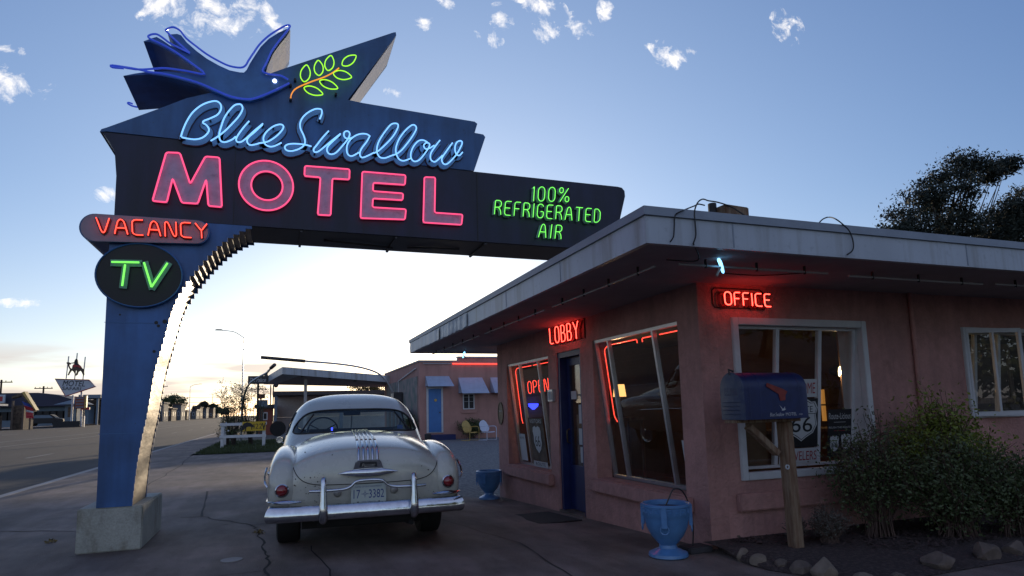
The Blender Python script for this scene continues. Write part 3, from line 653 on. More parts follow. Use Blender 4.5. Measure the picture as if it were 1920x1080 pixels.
b = MB(); b.loft([[p + Vector((.004, .03, 0)), p + Vector((.004, DS - .06, 0))] for p in wng], False, False); build(b, 'wing_underside', 'greyside', bird)
t = MB()
off = Vector((0, -.045, 0))
for P in ([(1815,600),(1740,560),(1640,548),(1580,530),(1560,505),(1600,430),(1650,320),(1720,220),(1800,120),(1835,68),(1800,60),(1720,100),(1620,165),(1530,250),(1470,335),(1420,410),(1390,460),(1340,482),(1230,465),(1120,415),(1000,345),(900,270),(800,190),(745,120),(700,90),(660,80),(600,105),(612,130),(700,215),(835,335)],
          [(835,338),(740,290),(640,240),(560,180),(500,148),(435,160),(432,190),(560,250),(700,330),(850,435),(985,545),(800,515),(600,488),(500,492),(300,500),(70,460),(65,480),(180,490)],
          [(90,462),(300,495),(430,525),(560,540),(700,570),(920,632),(1080,700),(1250,770),(1430,795),(1560,758),(1700,698),(1825,635)]):
    t.tube(catmull([p + off for p in zb3(P, YB)], 3), .0115, 6)
build(t, 'neon_tube', 'n_deep', bird, smooth=60)
t2 = MB().tube(catmull(zb3([(595,865),(450,862),(290,855),(215,825),(220,812),(262,826)], YS + DS + .03), 3), .0105, 6); build(t2, 'rear_tube', 'n_deep', bird, smooth=60)
build(MB().dome(zb3([(1680,598)], YB)[0] + Vector((0, -.002, 0)), .026, (0, -1, 0), .03), 'eye', 'n_eye', bird, smooth=True)
# branch
zd = lambda x, y: S(140 + x / 3, 20 + y / 3, YS - .085)
br = build(MB().tube(catmull([zd(*p) for p in [(1215,492),(1222,465),(1250,435),(1330,400),(1400,375),(1450,350),(1487,322)]], 4), .008, 6), 'branch', 'n_orange', sign, smooth=60)
for (bs, tp, wd) in (((1291,400),(1305,305),27),((1375,365),(1370,279),25),((1425,337),(1442,252),25),((1505,306),(1583,253),24),((1455,352),(1558,374),24),((1378,395),(1480,437),21),((1290,433),(1396,470),22)):
    B_, T_ = Vector((*bs, 0)), Vector((*tp, 0)); d = (T_ - B_); nn = Vector((-d[1], d[0], 0)).normalized() * wd
    loop = [B_, B_ + d * .22 + nn * .85, B_ + d * .55 + nn, B_ + d * .82 + nn * .62, T_, B_ + d * .82 - nn * .62, B_ + d * .55 - nn, B_ + d * .22 - nn * .85]
    build(MB().tube(catmull([zd(p[0], p[1]) for p in loop], 3, True), .0066, 6, True), 'leaf', 'n_lime', br, smooth=60)
for (x, y) in ((1240,384),(1215,415),(1215,495),(1470,466),(1290,405),(1400,380),(1487,322)): build(MB().disc(zd(x, y) + Vector((0, .005, 0)), .016, (0, 1, 0), .06, 8), 'tube_clip', 'black', br)

# ------------------------------------------------------------------ office building (pink stucco, flat roof with deep eaves)
XW, YW = 3.93, 5.33                      # lobby wall faces -X, office wall faces -Y
office = empty('office_building', (XW, YW, 0), 'pink stucco office with deep flat eaves and canted display windows', 'building')
ZS = 2.60
def wallpiece(name, boxes, parent=office, m='stucco'):
    b = MB()
    for x in boxes: b.box(*x)
    return build(b, name, m, parent)
TH = .22
# lobby wall: openings far window, door, near window; office wall: office window, side window
LY = dict(n0=5.70, n1=7.66, d0=8.04, d1=8.86, f0=9.18, f1=11.12, end=11.66)
wall = wallpiece('wall', [
    (XW, XW + TH, YW, LY['n0'], -.3, ZS), (XW, XW + TH, LY['n1'], LY['d0'], -.3, ZS), (XW, XW + TH, LY['d1'], LY['f0'], -.35, ZS), (XW, XW + TH, LY['f1'], LY['end'], -.4, ZS),
    (XW, XW + TH, LY['n0'], LY['n1'], -.3, .46), (XW, XW + TH, LY['n0'], LY['n1'], 2.26, ZS),
    (XW, XW + TH, LY['f0'], LY['f1'], -.35, .40), (XW, XW + TH, LY['f0'], LY['f1'], 2.19, ZS), (XW, XW + TH, LY['d0'], LY['d1'], 2.20, ZS)])
wall2 = wallpiece('wall', [
    (XW + TH, 4.32, YW, YW + TH, -.3, ZS), (4.32, 6.13, YW, YW + TH, -.3, .62), (4.32, 6.13, YW, YW + TH, 2.25, ZS), (6.13, 7.66, YW, YW + TH, -.3, ZS),
    (7.66, 9.9, YW, YW + TH, -.3, 1.14), (7.66, 9.9, YW, YW + TH, 2.22, ZS), (9.9, 16, YW, YW + TH, -.3, ZS)])
wallpiece('wall', [(XW + TH, 16, LY['end'] - TH, LY['end'], -.4, ZS), (15.78, 16, YW + TH, LY['end'] - TH, -.3, ZS)])
# roof slab with fascia, cap trim and soffit
FX0, FY0, FY1, FX1 = 2.56, 4.04, 13.3, 17.0
build(MB().box(FX0 + .05, FX1, FY0 + .05, FY1 - .05, ZS, ZS + .2), 'soffit', 'soffit', office)
b = MB(); b.box(FX0, FX0 + .045, FY0, FY1, ZS - .012, 2.80); b.box(FX0 + .045, FX1, FY0, FY0 + .045, ZS - .012, 2.80); b.box(FX0 + .045, FX1, FY1 - .045, FY1, ZS - .012, 2.80)
fas = build(b, 'fascia', 'fascia', office)
b = MB(); b.box(FX0 - .02, FX0 + .05, FY0 - .02, FY1 + .02, 2.803, 2.87); b.box(FX0 + .05, FX1, FY0 - .02, FY0 + .05, 2.803, 2.87); b.box(FX0 + .05, FX1, FY1 - .05, FY1 + .02, 2.803, 2.87)
build(b, 'roof_edge', 'trim', office)
build(MB().box(FX0 + .06, FX1, FY0 + .06, FY1 - .06, ZS + .203, 2.84), 'roof', 'roofing', office)
# dented lower part of the far fascia, seam straps and paint joints
for (x, y0, y1) in ((FX0 - .012, 10.6, 13.25), (FX0 - .008, 8.9, 10.5)):
    b = MB(); pr = []
    for i in range(33):
        y = lerp(y0, y1, i / 32); dz = random.uniform(-.010, .012); dx = random.uniform(-.018, .008)
        pr.append([Vector((x + dx, y, 2.79)), Vector((x + dx * .3 - .006, y, 2.69)), Vector((x + dx - .004, y, ZS - .014 + dz))])
    b.loft(pr, False, False); build(b, 'dented_fascia_sheet', 'fascia', office, smooth=30)
for X in (6.0, 3.35, 8.6): build(MB().box(X, X + .012, FY0 - .004, FY0 - .001, ZS, 2.80), 'fascia_seam', 'trim', office)
for Y in (5.6, 7.2): build(MB().box(FX0 - .004, FX0 - .001, Y, Y + .010, ZS, 2.80), 'fascia_seam', 'trim', office)
# unlit tubes and their hooks along the soffit
def hung_tube(pts, lbl, hooks=5):
    t = build(MB().tube(pts, .010, 6), 'soffit_tube', 'n_off'); tag(t, lbl, 'unlit neon tube', 'unlit tubes under the eaves')
    a, c = Vector(pts[0]), Vector(pts[-1])
    for k in range(hooks):
        p = a.lerp(c, (k + .5) / hooks); build(MB().tube([p + Vector((0, 0, .055)), p + Vector((0, 0, -.02))], .012, 5), 'hook', 'black', t)
hung_tube([(2.95, 4.55, 2.54), (2.95, 6.7, 2.54)], 'unlit tube along the lobby side eave nearest the roof corner', 4)
hung_tube([(2.95, 6.95, 2.54), (2.95, 9.3, 2.54)], 'second unlit tube along the lobby side eave, beyond the red glow', 4)
hung_tube([(2.95, 9.6, 2.54), (2.95, 12.9, 2.54)], 'farthest unlit tube along the lobby side eave', 5)
hung_tube([(3.1, 4.42, 2.54), (4.7, 4.42, 2.54)], 'unlit tube under the front eave above the office sign', 3)
hung_tube([(4.95, 4.42, 2.53), (6.75, 4.42, 2.53)], 'unlit tube under the front eave above the downpipe', 3)
hung_tube([(6.95, 4.42, 2.54), (9.4, 4.42, 2.54)], 'unlit tube under the front eave at the right edge of the photo', 4)
# sills
build(MB().box(XW - .09, XW - .001, LY['n0'] - .12, LY['n1'] + .12, .30, .455), 'sill', 'stucco', office, bevel=.012)
build(MB().box(XW - .09, XW - .001, LY['f0'] - .10, LY['f1'] + .10, .22, .385), 'sill', 'stucco', office, bevel=.012)
build(MB().box(4.24, 6.2, YW - .06, YW - .001, .33, .50), 'sill', 'stucco', office, bevel=.012)
b = MB().tube([(6.84, YW - .035, 2.6), (6.84, YW - .035, .1)], .028, 8); build(b, 'downpipe', 'stucco', office, smooth=60)
def canted_window(y0, y1, z0, z1, mull, lean=.22, xt=.02):
    """display window whose glass leans inwards towards the foot"""
    def q(y, t, off=0): return Vector((XW + xt + lean * (1 - t) + off, y, lerp(z0, z1, t)))
    wf = MB(); r = .022
    def bar_(y, w_=.035, d_=.05): wf.loft([[q(y - w_/2, t), q(y + w_/2, t), q(y + w_/2, t, d_), q(y - w_/2, t, d_)] for t in (0.0, 1.0)])
    for y in [y0 + .02, y1 - .02] + mull: bar_(y)
    for t0, t1 in ((0, .022), (.978, 1)): wf.loft([[q(y, t0, -.002), q(y, t1, -.002), q(y, t1, .052), q(y, t0, .052)] for y in (y0, y1)])
    wn = build(wf, 'display_window', 'alum', office)
    build(MB().add([q(y0 + .02, .01, .03), q(y1 - .02, .01, .03), q(y1 - .02, .99, .03), q(y0 + .02, .99, .03)], [(0, 1, 2, 3)]), 'pane', 'glass', wn)
    # stucco cheeks, head and inner sill board of the reveal
    b = MB().box(XW + TH, XW + TH + .14, y0 - .002, y1 + .002, z0 - .06, z0 - .003); build(b, 'inner_sill', 'plywood', wn)
    return q
qn = canted_window(LY['n0'], LY['n1'], .46, 2.26, [6.24, 7.29])
qf = canted_window(LY['f0'], LY['f1'], .40, 2.19, [9.70, 10.55], .20)
# lobby door, set back in a navy frame
XD = XW + .10
fr = MB(); fr.box(XW + .02, XD + .12, LY['d0'], LY['d0'] + .07, -.3, 2.20); fr.box(XW + .02, XD + .12, LY['d1'] - .07, LY['d1'], -.3, 2.20); fr.box(XW + .02, XD + .12, LY['d0'] + .07, LY['d1'] - .07, 2.12, 2.198)
dfr = build(fr, 'door_frame', 'doorblue', office)
dr = MB(); y0, y1 = LY['d0'] + .075, LY['d1'] - .075
dr.box(XD + .03, XD + .07, y0, y0 + .09, -.08, 2.11); dr.box(XD + .03, XD + .07, y1 - .09, y1, -.08, 2.11); dr.box(XD + .03, XD + .07, y0 + .09, y1 - .09, 2.0, 2.11); dr.box(XD + .03, XD + .07, y0 + .09, y1 - .09, -.08, .55)
door = build(dr, 'door', 'doorblue', office)
build(MB().box(XD + .045, XD + .052, y0 + .09, y1 - .09, .55, 2.0), 'pane', 'glass', door)
build(MB().tube([(XD + .03, y1 - .05, .86), (XD - .02, y1 - .05, .88), (XD - .02, y1 - .05, 1.05), (XD + .03, y1 - .05, 1.07)], .012, 7), 'handle', 'bronze', door, smooth=60)
build(MB().box(XW - .03, XD + .12, LY['d0'] + .004, LY['d1'] - .004, -.18, -.095), 'threshold', 'concrete', office)
for i, (ya, za_, zb_) in enumerate(((8.34, 1.15, 1.42), (8.36, .85, 1.08), (8.33, .60, .82), (8.58, 1.5, 1.62))):
    o = build(MB().box(XD + .036, XD + .040, ya - .09, ya + .09, za_, zb_), 'notice', 'paper'); tag(o, ('larger white notice taped to the lobby door', 'small white notice in the middle of the lobby door', 'lowest white notice on the lobby door', 'small square notice high on the lobby door')[i], 'notice', 'notices on the lobby door')
# office window with white casing
def casing(x0, x1, z0, z1, mull, w_=.075, lean=.18, nm='office_window', right=True):
    b = MB(); b.box(x0, x0 + w_, YW - .03, YW + .05, z0, z1); b.box(x1 - w_, x1, YW - .03, YW + .05, z0, z1); b.box(x0 + w_, x1 - w_, YW - .03, YW + .05, z1 - w_, z1); b.box(x0 + w_, x1 - w_, YW - .03, YW + .05, z0, z0 + w_)
    wn = build(b, nm, 'white', office, bevel=.006)
    def q(x, t, off=0): return Vector((x, YW + .055 + lean * (1 - t) + off, lerp(z0 + w_, z1 - w_, t)))
    f = MB()
    for x in [x0 + w_ + .015, x1 - w_ - .015] + mull: f.loft([[q(x - .022, t), q(x + .022, t), q(x + .022, t, .045), q(x - .022, t, .045)] for t in (0, 1)])
    for t0, t1 in ((0, .02), (.98, 1)): f.loft([[q(x, t0, -.002), q(x, t1, -.002), q(x, t1, .047), q(x, t0, .047)] for x in (x0 + w_, x1 - w_)])
    build(f, 'sash', 'white', wn)
    f = MB().box(x1 - w_ + .001, x1 - w_ + .012, YW + .051, YW + .30, z0 + w_, z1 - w_); build(f, 'jamb', 'white', wn)
    build(MB().add([q(x0 + w_, 0, .02), q(x1 - w_, 0, .02), q(x1 - w_, 1, .02), q(x0 + w_, 1, .02)], [(0, 1, 2, 3)]), 'pane', 'glass', wn)
    return q
qo = casing(4.32, 6.13, .62, 2.255, [4.97, 5.55])
qs = casing(7.66, 9.9, 1.14, 2.22, [8.0, 8.42, 9.3], .05, .10, 'side_window')
b = MB(); a, c = (7.70, YW - .04, 2.16), (8.40, YW - .30, 2.16)
cs = MB()
for p0, p1 in (((7.70, YW - .035), (8.38, YW - .22)),):
    def cq(s_, z): return Vector((lerp(p0[0], p1[0], s_), lerp(p0[1], p1[1], s_), z))
    for s0, s1, z0, z1 in ((0, .04, 1.16, 2.2), (.94, 1, 1.16, 2.2), (.04, .94, 2.15, 2.2), (.04, .94, 1.16, 1.21), (.46, .50, 1.21, 2.15)):
        cs.loft([[cq(s0, z), cq(s1, z), cq(s1, z) + Vector((.01, .035, 0)), cq(s0, z) + Vector((.01, .035, 0))] for z in (z0, z1)])
    op = build(cs, 'open_casement', 'white', office)
    build(MB().add([cq(.04, 1.21) + Vector((0, .02, 0)), cq(.94, 1.21) + Vector((0, .02, 0)), cq(.94, 2.15) + Vector((0, .02, 0)), cq(.04, 2.15) + Vector((0, .02, 0))], [(0, 1, 2, 3)]), 'pane', 'glass', op)
# room behind the glass
rm = MB(); x0, x1, y0, y1 = XW + TH + .3, 15.7, YW + TH + .2, LY['end'] - TH - .02
b = MB().add([(x0 - .3, y0 - .2, -.05), (x1, y0 - .2, -.05), (x1, y1, -.05), (x0 - .3, y1, -.05), (x0 - .3, y0 - .2, 2.56), (x1, y0 - .2, 2.56), (x1, y1, 2.56), (x0 - .3, y1, 2.56)], [(0, 1, 2, 3), (4, 5, 6, 7), (1, 2, 6, 5), (2, 3, 7, 6)])
build(b, 'room_lining', 'roomdark', office)
build(MB().box(7.4, 7.5, 6.9, y1, -.04, 2.55), 'partition', 'room', office)
# lobby furniture seen through the glass
def lathe_part(name, prof, c, m, parent=None, n=20, **k): return build(MB().lathe(prof, c, n), name, m, parent, smooth=50, **k)
LP_ = PX(1163, 770, 5.3); LP_[2] = 1.20
tl = empty('table_lamp', tuple(LP_), 'lit table lamp with a warm shade behind the near lobby window', 'lamp')
lathe_part('lamp_base', [(.07, 0), (.075, .02), (.03, .05), (.045, .16), (.02, .26), (.012, .34)], LP_, 'bronze', tl)
lathe_part('lamp_shade', [(.11, .34), (.085, .54)], LP_, 'lampshade', tl)
tb = empty('side_table', (LP_[0], LP_[1], -.04), 'dark side table under the lit table lamp in the lobby', 'table')
build(MB().box(LP_[0] - .3, LP_[0] + .3, LP_[1] - .25, LP_[1] + .25, 1.15, 1.20), 'tabletop', 'wood', tb)
for sx, sy in [(LP_[0] + a, LP_[1] + b_) for a in (-.27, .27) for b_ in (-.22, .22)]: build(MB().box(sx - .02, sx + .02, sy - .02, sy + .02, -.04, 1.15), 'leg', 'wood', tb)
def lampglow(loc, pw, r_=.04):
    l_ = bpy.data.lights.new('lamp_light', 'POINT'); l_.energy = pw; l_.color = (1, .62, .28); l_.shadow_soft_size = r_; o = bpy.data.objects.new('lamp_light', l_); C.objects.link(o); o.location = loc
lampglow((LP_[0], LP_[1], LP_[2] + .62), 9)
ch = empty('armchair', (5.2, 6.7, -.04), 'dark armchair inside the near lobby window', 'chair')
build(MB().box(4.95, 5.5, 6.4, 7.0, .3, .44), 'seat', 'room', ch, bevel=.03); build(MB().box(5.42, 5.55, 6.4, 7.0, .44, .95), 'backrest', 'room', ch, bevel=.04)
for sx, sy in ((4.98, 6.43), (5.5, 6.43), (4.98, 6.97), (5.5, 6.97)): build(MB().box(sx - .025, sx + .025, sy - .025, sy + .025, -.04, .3), 'leg', 'wood', ch)
p = PY(1577, 697, 6.9)
pl = empty('pendant_lamp', (p[0], 6.9, p[2]), 'small lit spotlight hanging behind the office window', 'lamp')
build(MB().tube([(p[0] - .02, 6.92, p[2] + .06), (p[0] - .02, 6.95, 2.56)], .006, 5), 'cord', 'black', pl)
build(MB().disc(p + Vector((-.065, .13, .02)), .04, (.45, -.88, -.1), .13, 18, .088), 'lamp_shade', 'darksteel', pl, smooth=40)
build(MB().dome(p + Vector((-.006, .014, .004)), .076, (.45, -.88, -.1), .02), 'bulb', 'bulb', pl, smooth=True)
lampglow(tuple(p + Vector((.05, -.02, -.02))), 9, .03)
c_ = PY(1566, 730, 7.2)
cab = empty('shelf_unit', (c_[0], 7.2, 0), 'shelf with an orange lamplight glow built in, behind the office window', 'shelf')
build(MB().box(c_[0] - .25, c_[0] + .55, 7.2, 7.24, 1.1, 1.55), 'back_panel', 'glowwall', cab, origin=None)  # panel glows by itself in place of orange lamplight falling on it
for z in (1.08, 1.32, 1.56): build(MB().box(c_[0] - .27, c_[0] + .57, 6.95, 7.26, z, z + .02), 'shelf', 'room', cab)
for i in range(5):
    x = c_[0] - .18 + i * .15; h_ = (.16, .11, .18, .09, .14)[i]
    o = lathe_part('jar', [(.03, 0), (.034, h_ * .7), (.018, h_)], (x, 7.08, 1.102), 'doorblue'); tag(o, 'small dark jar on the lit shelf in the office', 'jar', 'jars on the lit shelf')
ct = empty('counter', (6.2, 6.5, -.04), 'wooden reception counter inside the office window', 'counter')
build(MB().box(5.2, 7.2, 6.35, 6.75, -.04, 1.0), 'body', 'plywood', ct); build(MB().box(5.15, 7.25, 6.3, 6.8, 1.0, 1.04), 'countertop', 'wood', ct)
build(MB().box(4.42, 4.95, YW + .32, YW + .34, .66, 1.5), 'curtain', 'plywood', office)
pf = empty('picture_frame', (8.9, YW + .6, 1.3), 'wooden picture frame seen through the side window at the right edge', 'picture')
b = MB(); b.ring([(8.55, YW + .6, 1.3), (9.45, YW + .6, 1.3), (9.45, YW + .6, 2.1), (8.55, YW + .6, 2.1)], [(8.63, YW + .6, 1.38), (9.37, YW + .6, 1.38), (9.37, YW + .6, 2.02), (8.63, YW + .6, 2.02)], (0, .03, 0)); build(b, 'frame', 'wood', pf)
build(MB().box(8.63, 9.37, YW + .615, YW + .625, 1.38, 2.02), 'picture', 'roomdark', pf)
bl = PX(1000, 762, XW + .6)
lathe_part_ = lathe_part('blue_bowl_lamp', [(.02, -.06), (.09, 0), (.10, .05), (.08, .055)], bl, 'n_uv'); tag(lathe_part_, 'glowing blue bowl lamp inside the far lobby window', 'lamp')

# neon words fixed to the building
def neon_sign(name, label, loc): return empty(name, loc, label, 'neon sign')
lob = neon_sign('lobby_sign', 'red neon LOBBY sign above the navy door', (XW, 8.5, 2.3))
tl_, tr_, bl_ = PX(1030, 616, XW - .09), PX(1083, 602, XW - .09), PX(1032, 645, XW - .09)
neon_word(lob, 'LOBBY', tl_, tr_, bl_, 'n_red', .0058, 'redfill', (.06, 0, 0), .017, .30)
build(MB().box(XW - .02, XW - .002, tr_[1] - .05, tl_[1] + .05, bl_[2] - .02, tl_[2] + .03), 'backing', 'redfill', lob)
off_ = neon_sign('office_sign', 'red neon OFFICE sign above the office window', (4.5, YW, 2.35))
a_, b_, c2_ = PY(1358, 547, YW - .13), PY(1443, 548, YW - .13), PY(1360, 571, YW - .13)
b_[2] = a_[2] - .004
neon_word(off_, 'OFFICE', a_, b_, c2_, 'n_red', .0058, 'redfill', (0, .095, 0), .022, .26)
b = MB().ring([Vector((a_[0] - .03 + x, YW - .012, c2_[2] - .005 + z)) for x, z in ((-.03, .03), (0, -.01), (.58, -.01), (.62, .03), (.62, .17), (.58, .20), (0, .20), (-.03, .17))], [Vector((a_[0] - .03 + x, YW - .012, c2_[2] - .005 + z)) for x, z in ((-.02, .035), (.005, 0), (.575, 0), (.61, .035), (.61, .165), (.575, .19), (.005, .19), (-.02, .165))], (0, .008, 0)); build(b, 'outline', 'black', off_)
opn = neon_sign('open_sign', 'red neon OPEN sign hanging inside the far lobby window', (XW + .3, 10, 1.5))
a_, b_, c2_ = PX(989, 716, XW + .25), PX(1027, 709, XW + .25), PX(991, 738, XW + .25)
neon_word(opn, 'OPEN', a_, b_, c2_, 'n_red2', .006, None, gap=.3)
# red tubes running round the inside of both display windows
def wtube(q, pts, lb):
    P = [q(y, t, .09) for y, t in pts]; o = build(MB().tube(rounded_open(P), .0065, 6), 'window_tube', 'n_red2', smooth=60); tag(o, lb, 'neon tube', 'red tubes inside the lobby windows')
def rounded_open(P, r=.03):
    if len(P) < 3: return P
    out_ = [P[0]]
    for i in range(1, len(P) - 1):
        p = P[i]; d1 = P[i-1] - p; d2 = P[i+1] - p; rr = min(r, d1.length * .4, d2.length * .4)
        out_ += [p + d1.normalized() * rr, p + (d1.normalized() + d2.normalized()) * rr * .3, p + d2.normalized() * rr]
    return out_ + [P[-1]]
wtube(qn, [(7.50, .40), (7.56, .44), (7.56, .93), (7.44, .955), (6.72, .955), (6.72, .93)], 'red tube bent round the top left corner of the near lobby window')
wtube(qn, [(6.60, .93), (6.60, .955), (6.32, .955)], 'short red tube across the head of the near lobby window')
wtube(qn, [(6.22, .955), (5.78, .955)], 'last red tube at the head of the near lobby window, by the corner pier')
wtube(qf, [(10.95, .40), (10.99, .44), (10.99, .93), (10.9, .955), (10.2, .955)], 'red tube bent round the top left corner of the far lobby window')
wtube(qf, [(10.1, .955), (9.3, .955)], 'red tube across the head of the far lobby window')
# small lit birds under the eaves
def neon_bird(p, s_, lb, ang):
    r = empty('neon_bird', p, lb, 'neon sign', 'little neon birds under the eaves'); m = Matrix.Translation(p) @ Matrix.Rotation(ang, 4, 'Z')
    P = lambda x, z: m @ Vector((x * s_, 0, z * s_))
    build(MB().tube(catmull([P(*a) for a in ((0, .9), (.25, .6), (.42, .1), (.5, -.4), (.38, -.35), (.2, .05), (.05, .45), (-.1, .75))], 3, True), .009, 6, True), 'wing_tube', 'n_ice', r, smooth=60)
    build(MB().tube([P(.15, .1), P(-.45, -.85)], .010, 6), 'body_tube', 'white', r, smooth=60)
    build(MB().tube([P(0, .9), Vector((P(0, .9)[0], P(0, .9)[1], ZS))], .006, 5), 'hanger', 'black', r)
p = PY(1349, 502, 4.36); neon_bird(p, .085, 'light blue neon bird under the eave beside the office sign', .15)
p = PX(871, 664, 3.5); p[2] = 2.47; neon_bird(p, .085, 'light blue neon bird under the far end of the lobby side eave', 2.3)
# posters and notices inside the office window
def poster(name, lb, q, x0, x1, t0, t1, m, words, off=-.012, ring=None):
    P = [q(x0, t0, off), q(x1, t0, off), q(x1, t1, off), q(x0, t1, off)]
    o = build(MB().prism(P, (0, .003, 0)), name, m); tag(o, lb, 'poster')
    up = (P[3] - P[0]); H_ = up.length; Wd = x1 - x0
    for i, (s_, fx, fz, fw, fh, mm) in enumerate(words):
        c = P[0] + Vector((Wd * fx, 0, 0)) + up * fz + Vector((0, -.002 - .001 * i, 0))
        if s_ == 'SHIELD':
            pts = [(-.5,.30),(-.42,.45),(-.30,.44),(-.18,.5),(0,.44),(.18,.5),(.30,.44),(.42,.45),(.5,.30),(.44,.12),(.48,-.12),(.36,-.32),(.16,-.42),(0,-.52),(-.16,-.42),(-.36,-.32),(-.48,-.12),(-.44,.12)]
            build(MB().prism([c + Vector((a * fw * Wd, 0, 0)) + up * (b_ * fh) for a, b_ in pts], (0, .0008, 0)), 'shield', mm, o)
        elif s_ == 'BAR': build(MB().prism([c + Vector((a * fw * Wd, 0, 0)) + up * (b_ * fh) for a, b_ in ((-.5,-.5),(.5,-.5),(.5,.5),(-.5,.5))], (0, .0008, 0)), 'rule', mm, o)
        else: build(word(MB(), s_, c, (1, 0, 0), up, fw * Wd, fh * H_), 'lettering', mm, o)
    return o
poster('welcome_poster', 'white WELCOME sign in red letters behind the mailbox, in the office window', qo, 5.02, 5.50, .495, .625, 'paper', [('WELCOME', .5, .5, .9, .62, 'inkred')])
poster('route_poster', 'black poster with a white route shield in the office window', qo, 5.0, 5.52, .135, .485, 'ink', [('SHIELD', .56, .56, .86, .84, 'paper'), ('SHIELD', .56, .56, .80, .79, 'ink'), ('SHIELD', .56, .56, .77, .76, 'paper'), ('ROUTE', .56, .78, .58, .13, 'ink'), ('BAR', .56, .685, .74, .012, 'ink'), ('66', .56, .47, .56, .32, 'ink')])
poster('travelers_poster', 'white TRAVELERS sign in red letters at the foot of the office window', qo, 5.0, 5.52, .02, .128, 'paper', [('TRAVELERS', .5, .5, .94, .62, 'inkred')])
poster('black_poster', 'black poster with white writing and two small shields, right of the route shield poster', qo, 5.66, 6.0, .05, .40, 'ink', [('Route-Licious', .5, .86, .92, .13, 'paper'), ('BAR', .5, .73, .5, .008, 'paper'), ('RELISH THE ROUTE', .5, .62, .92, .04, 'paper'), ('BAR', .5, .55, .5, .008, 'inkred'), ('SHIELD', .27, .28, .38, .34, 'paper'), ('66', .27, .26, .24, .11, 'ink'), ('SHIELD', .75, .30, .42, .36, 'paper'), ('66', .75, .29, .26, .12, 'ink')])
# things in the far lobby window
def yposter(name, lb, q, y0, y1, t0, t1, m, words, off=-.008):
    P = [q(y1, t0, off), q(y0, t0, off), q(y0, t1, off), q(y1, t1, off)]
    o = build(MB().prism(P, (.003, 0, 0)), name, m); tag(o, lb, 'poster'); up = P[3] - P[0]; Wd = y1 - y0
    for i, (s_, fx, fz, fw, fh, mm) in enumerate(words):
        c = P[0] + Vector((0, -Wd * fx, 0)) + up * fz + Vector((-.002 - .001 * i, 0, 0))
        if s_ == 'SHIELD':
            pts = [(-.5,.30),(-.42,.45),(-.18,.5),(0,.44),(.18,.5),(.42,.45),(.5,.30),(.44,.12),(.48,-.12),(.30,-.36),(0,-.52),(-.30,-.36),(-.48,-.12),(-.44,.12)]
            build(MB().prism([c + Vector((0, -a * fw * Wd, 0)) + up * (b_ * fh) for a, b_ in pts], (.0008, 0, 0)), 'shield', mm, o)
        else: build(word(MB(), s_, c, (0, -1, 0), up, fw * Wd, fh * up.length), 'lettering', mm, o)
yposter('route_poster', 'dark poster with a small route shield low in the far lobby window', qf, 9.78, 10.42, .06, .46, 'stone', [('SHIELD', .5, .5, .55, .62, 'paper'), ('66', .5, .46, .34, .26, 'ink'), ('VISITORS', .5, .92, .8, .09, 'paper')])
yposter('route_strip', 'white ROUTE strip at the foot of the far lobby window', qf, 9.80, 10.40, .005, .055, 'paper', [('ROUTE', .5, .5, .7, .6, 'ink')])
yposter('paper_notice', 'white paper notice low at the left of the far lobby window', qf, 10.68, 10.98, .04, .30, 'paper', [('NOTICE', .5, .85, .7, .07, 'ink')])
yposter('paper_notice', 'white paper notice at the right foot of the near lobby window', qn, 5.74, 5.98, .05, .30, 'paper', [('NOTICE', .5, .85, .7, .06, 'ink')])
# little fittings on the lobby wall
pb = empty('letter_rack', (XW - .06, 8.97, 1.1), 'small grey rack on the wall left of the navy door', 'letter rack')
build(MB().box(XW - .06, XW - .002, 8.92, 9.10, 1.48, 1.66), 'case', 'alum', pb, bevel=.006); build(MB().box(XW - .068, XW - .061, 8.95, 9.0, 1.50, 1.63), 'slot', 'paper', pb); build(MB().box(XW - .068, XW - .061, 9.02, 9.07, 1.50, 1.63), 'slot', 'paper', pb)
p = PX(939, 775, XW); pq = empty('wall_plaque', (XW, p[1], p[2]), 'oval bronze plaque at the far end of the lobby wall', 'plaque')
build(MB().loft([[Vector((XW - d, p[1] - .02 + math.cos(2*PI*k/24) * .15 * s_, p[2] + math.sin(2*PI*k/24) * .21 * s_)) for k in range(24)] for d, s_ in ((.001, 1), (.02, 1), (.02, .9), (.012, .88))]), 'plate', 'bronze', pq)
build(word(MB(), 'ON HISTORIC ROUTE', (XW - .014, p[1] - .02, p[2] + .04), (0, -1, 0), (0, 0, 1), .2, .035), 'lettering', 'paper', pq)
o = build(MB().cbox((3.43, 8.32, gz(3.43, 8.32) + .010), (.62, 1.05, .016), .03, -.036), 'door_mat', 'mat_', bevel=.004); tag(o, 'black rubber mat before the navy door', 'door mat')
# roof clutter
def roofbox(px, py, wd, hg, dp, m, lb, Y=4.75):
    p = PY(px, py, Y); r = empty('roof_lamp', (p[0], Y, 2.86), lb, 'floodlight', 'fittings on the roof edge'); return p, r
p, r = roofbox(1350, 400, 0, 0, 0, 'rust', 'brown floodlight box with two black lamps near the roof corner', 4.35)
build(MB().cbox((3.60, 4.35, 2.96), (.27, .17, .16), .1), 'housing', 'wood', r, bevel=.01); build(MB().tube([(3.41, 4.34, 2.86), (3.41, 4.34, 3.06)], .035, 8), 'lamp_head', 'black', r); build(MB().tube([(3.34, 4.36, 2.86), (3.34, 4.36, 2.93)], .028, 8), 'lamp_head', 'black', r)
r = empty('roof_lamp', (4.6, 4.3, 2.86), 'small tan junction box with a cable on the front roof edge', 'junction box', 'fittings on the roof edge')
build(MB().cbox((4.72, 4.3, 2.90), (.26, .14, .09), -.05), 'housing', 'plywood', r, bevel=.01)
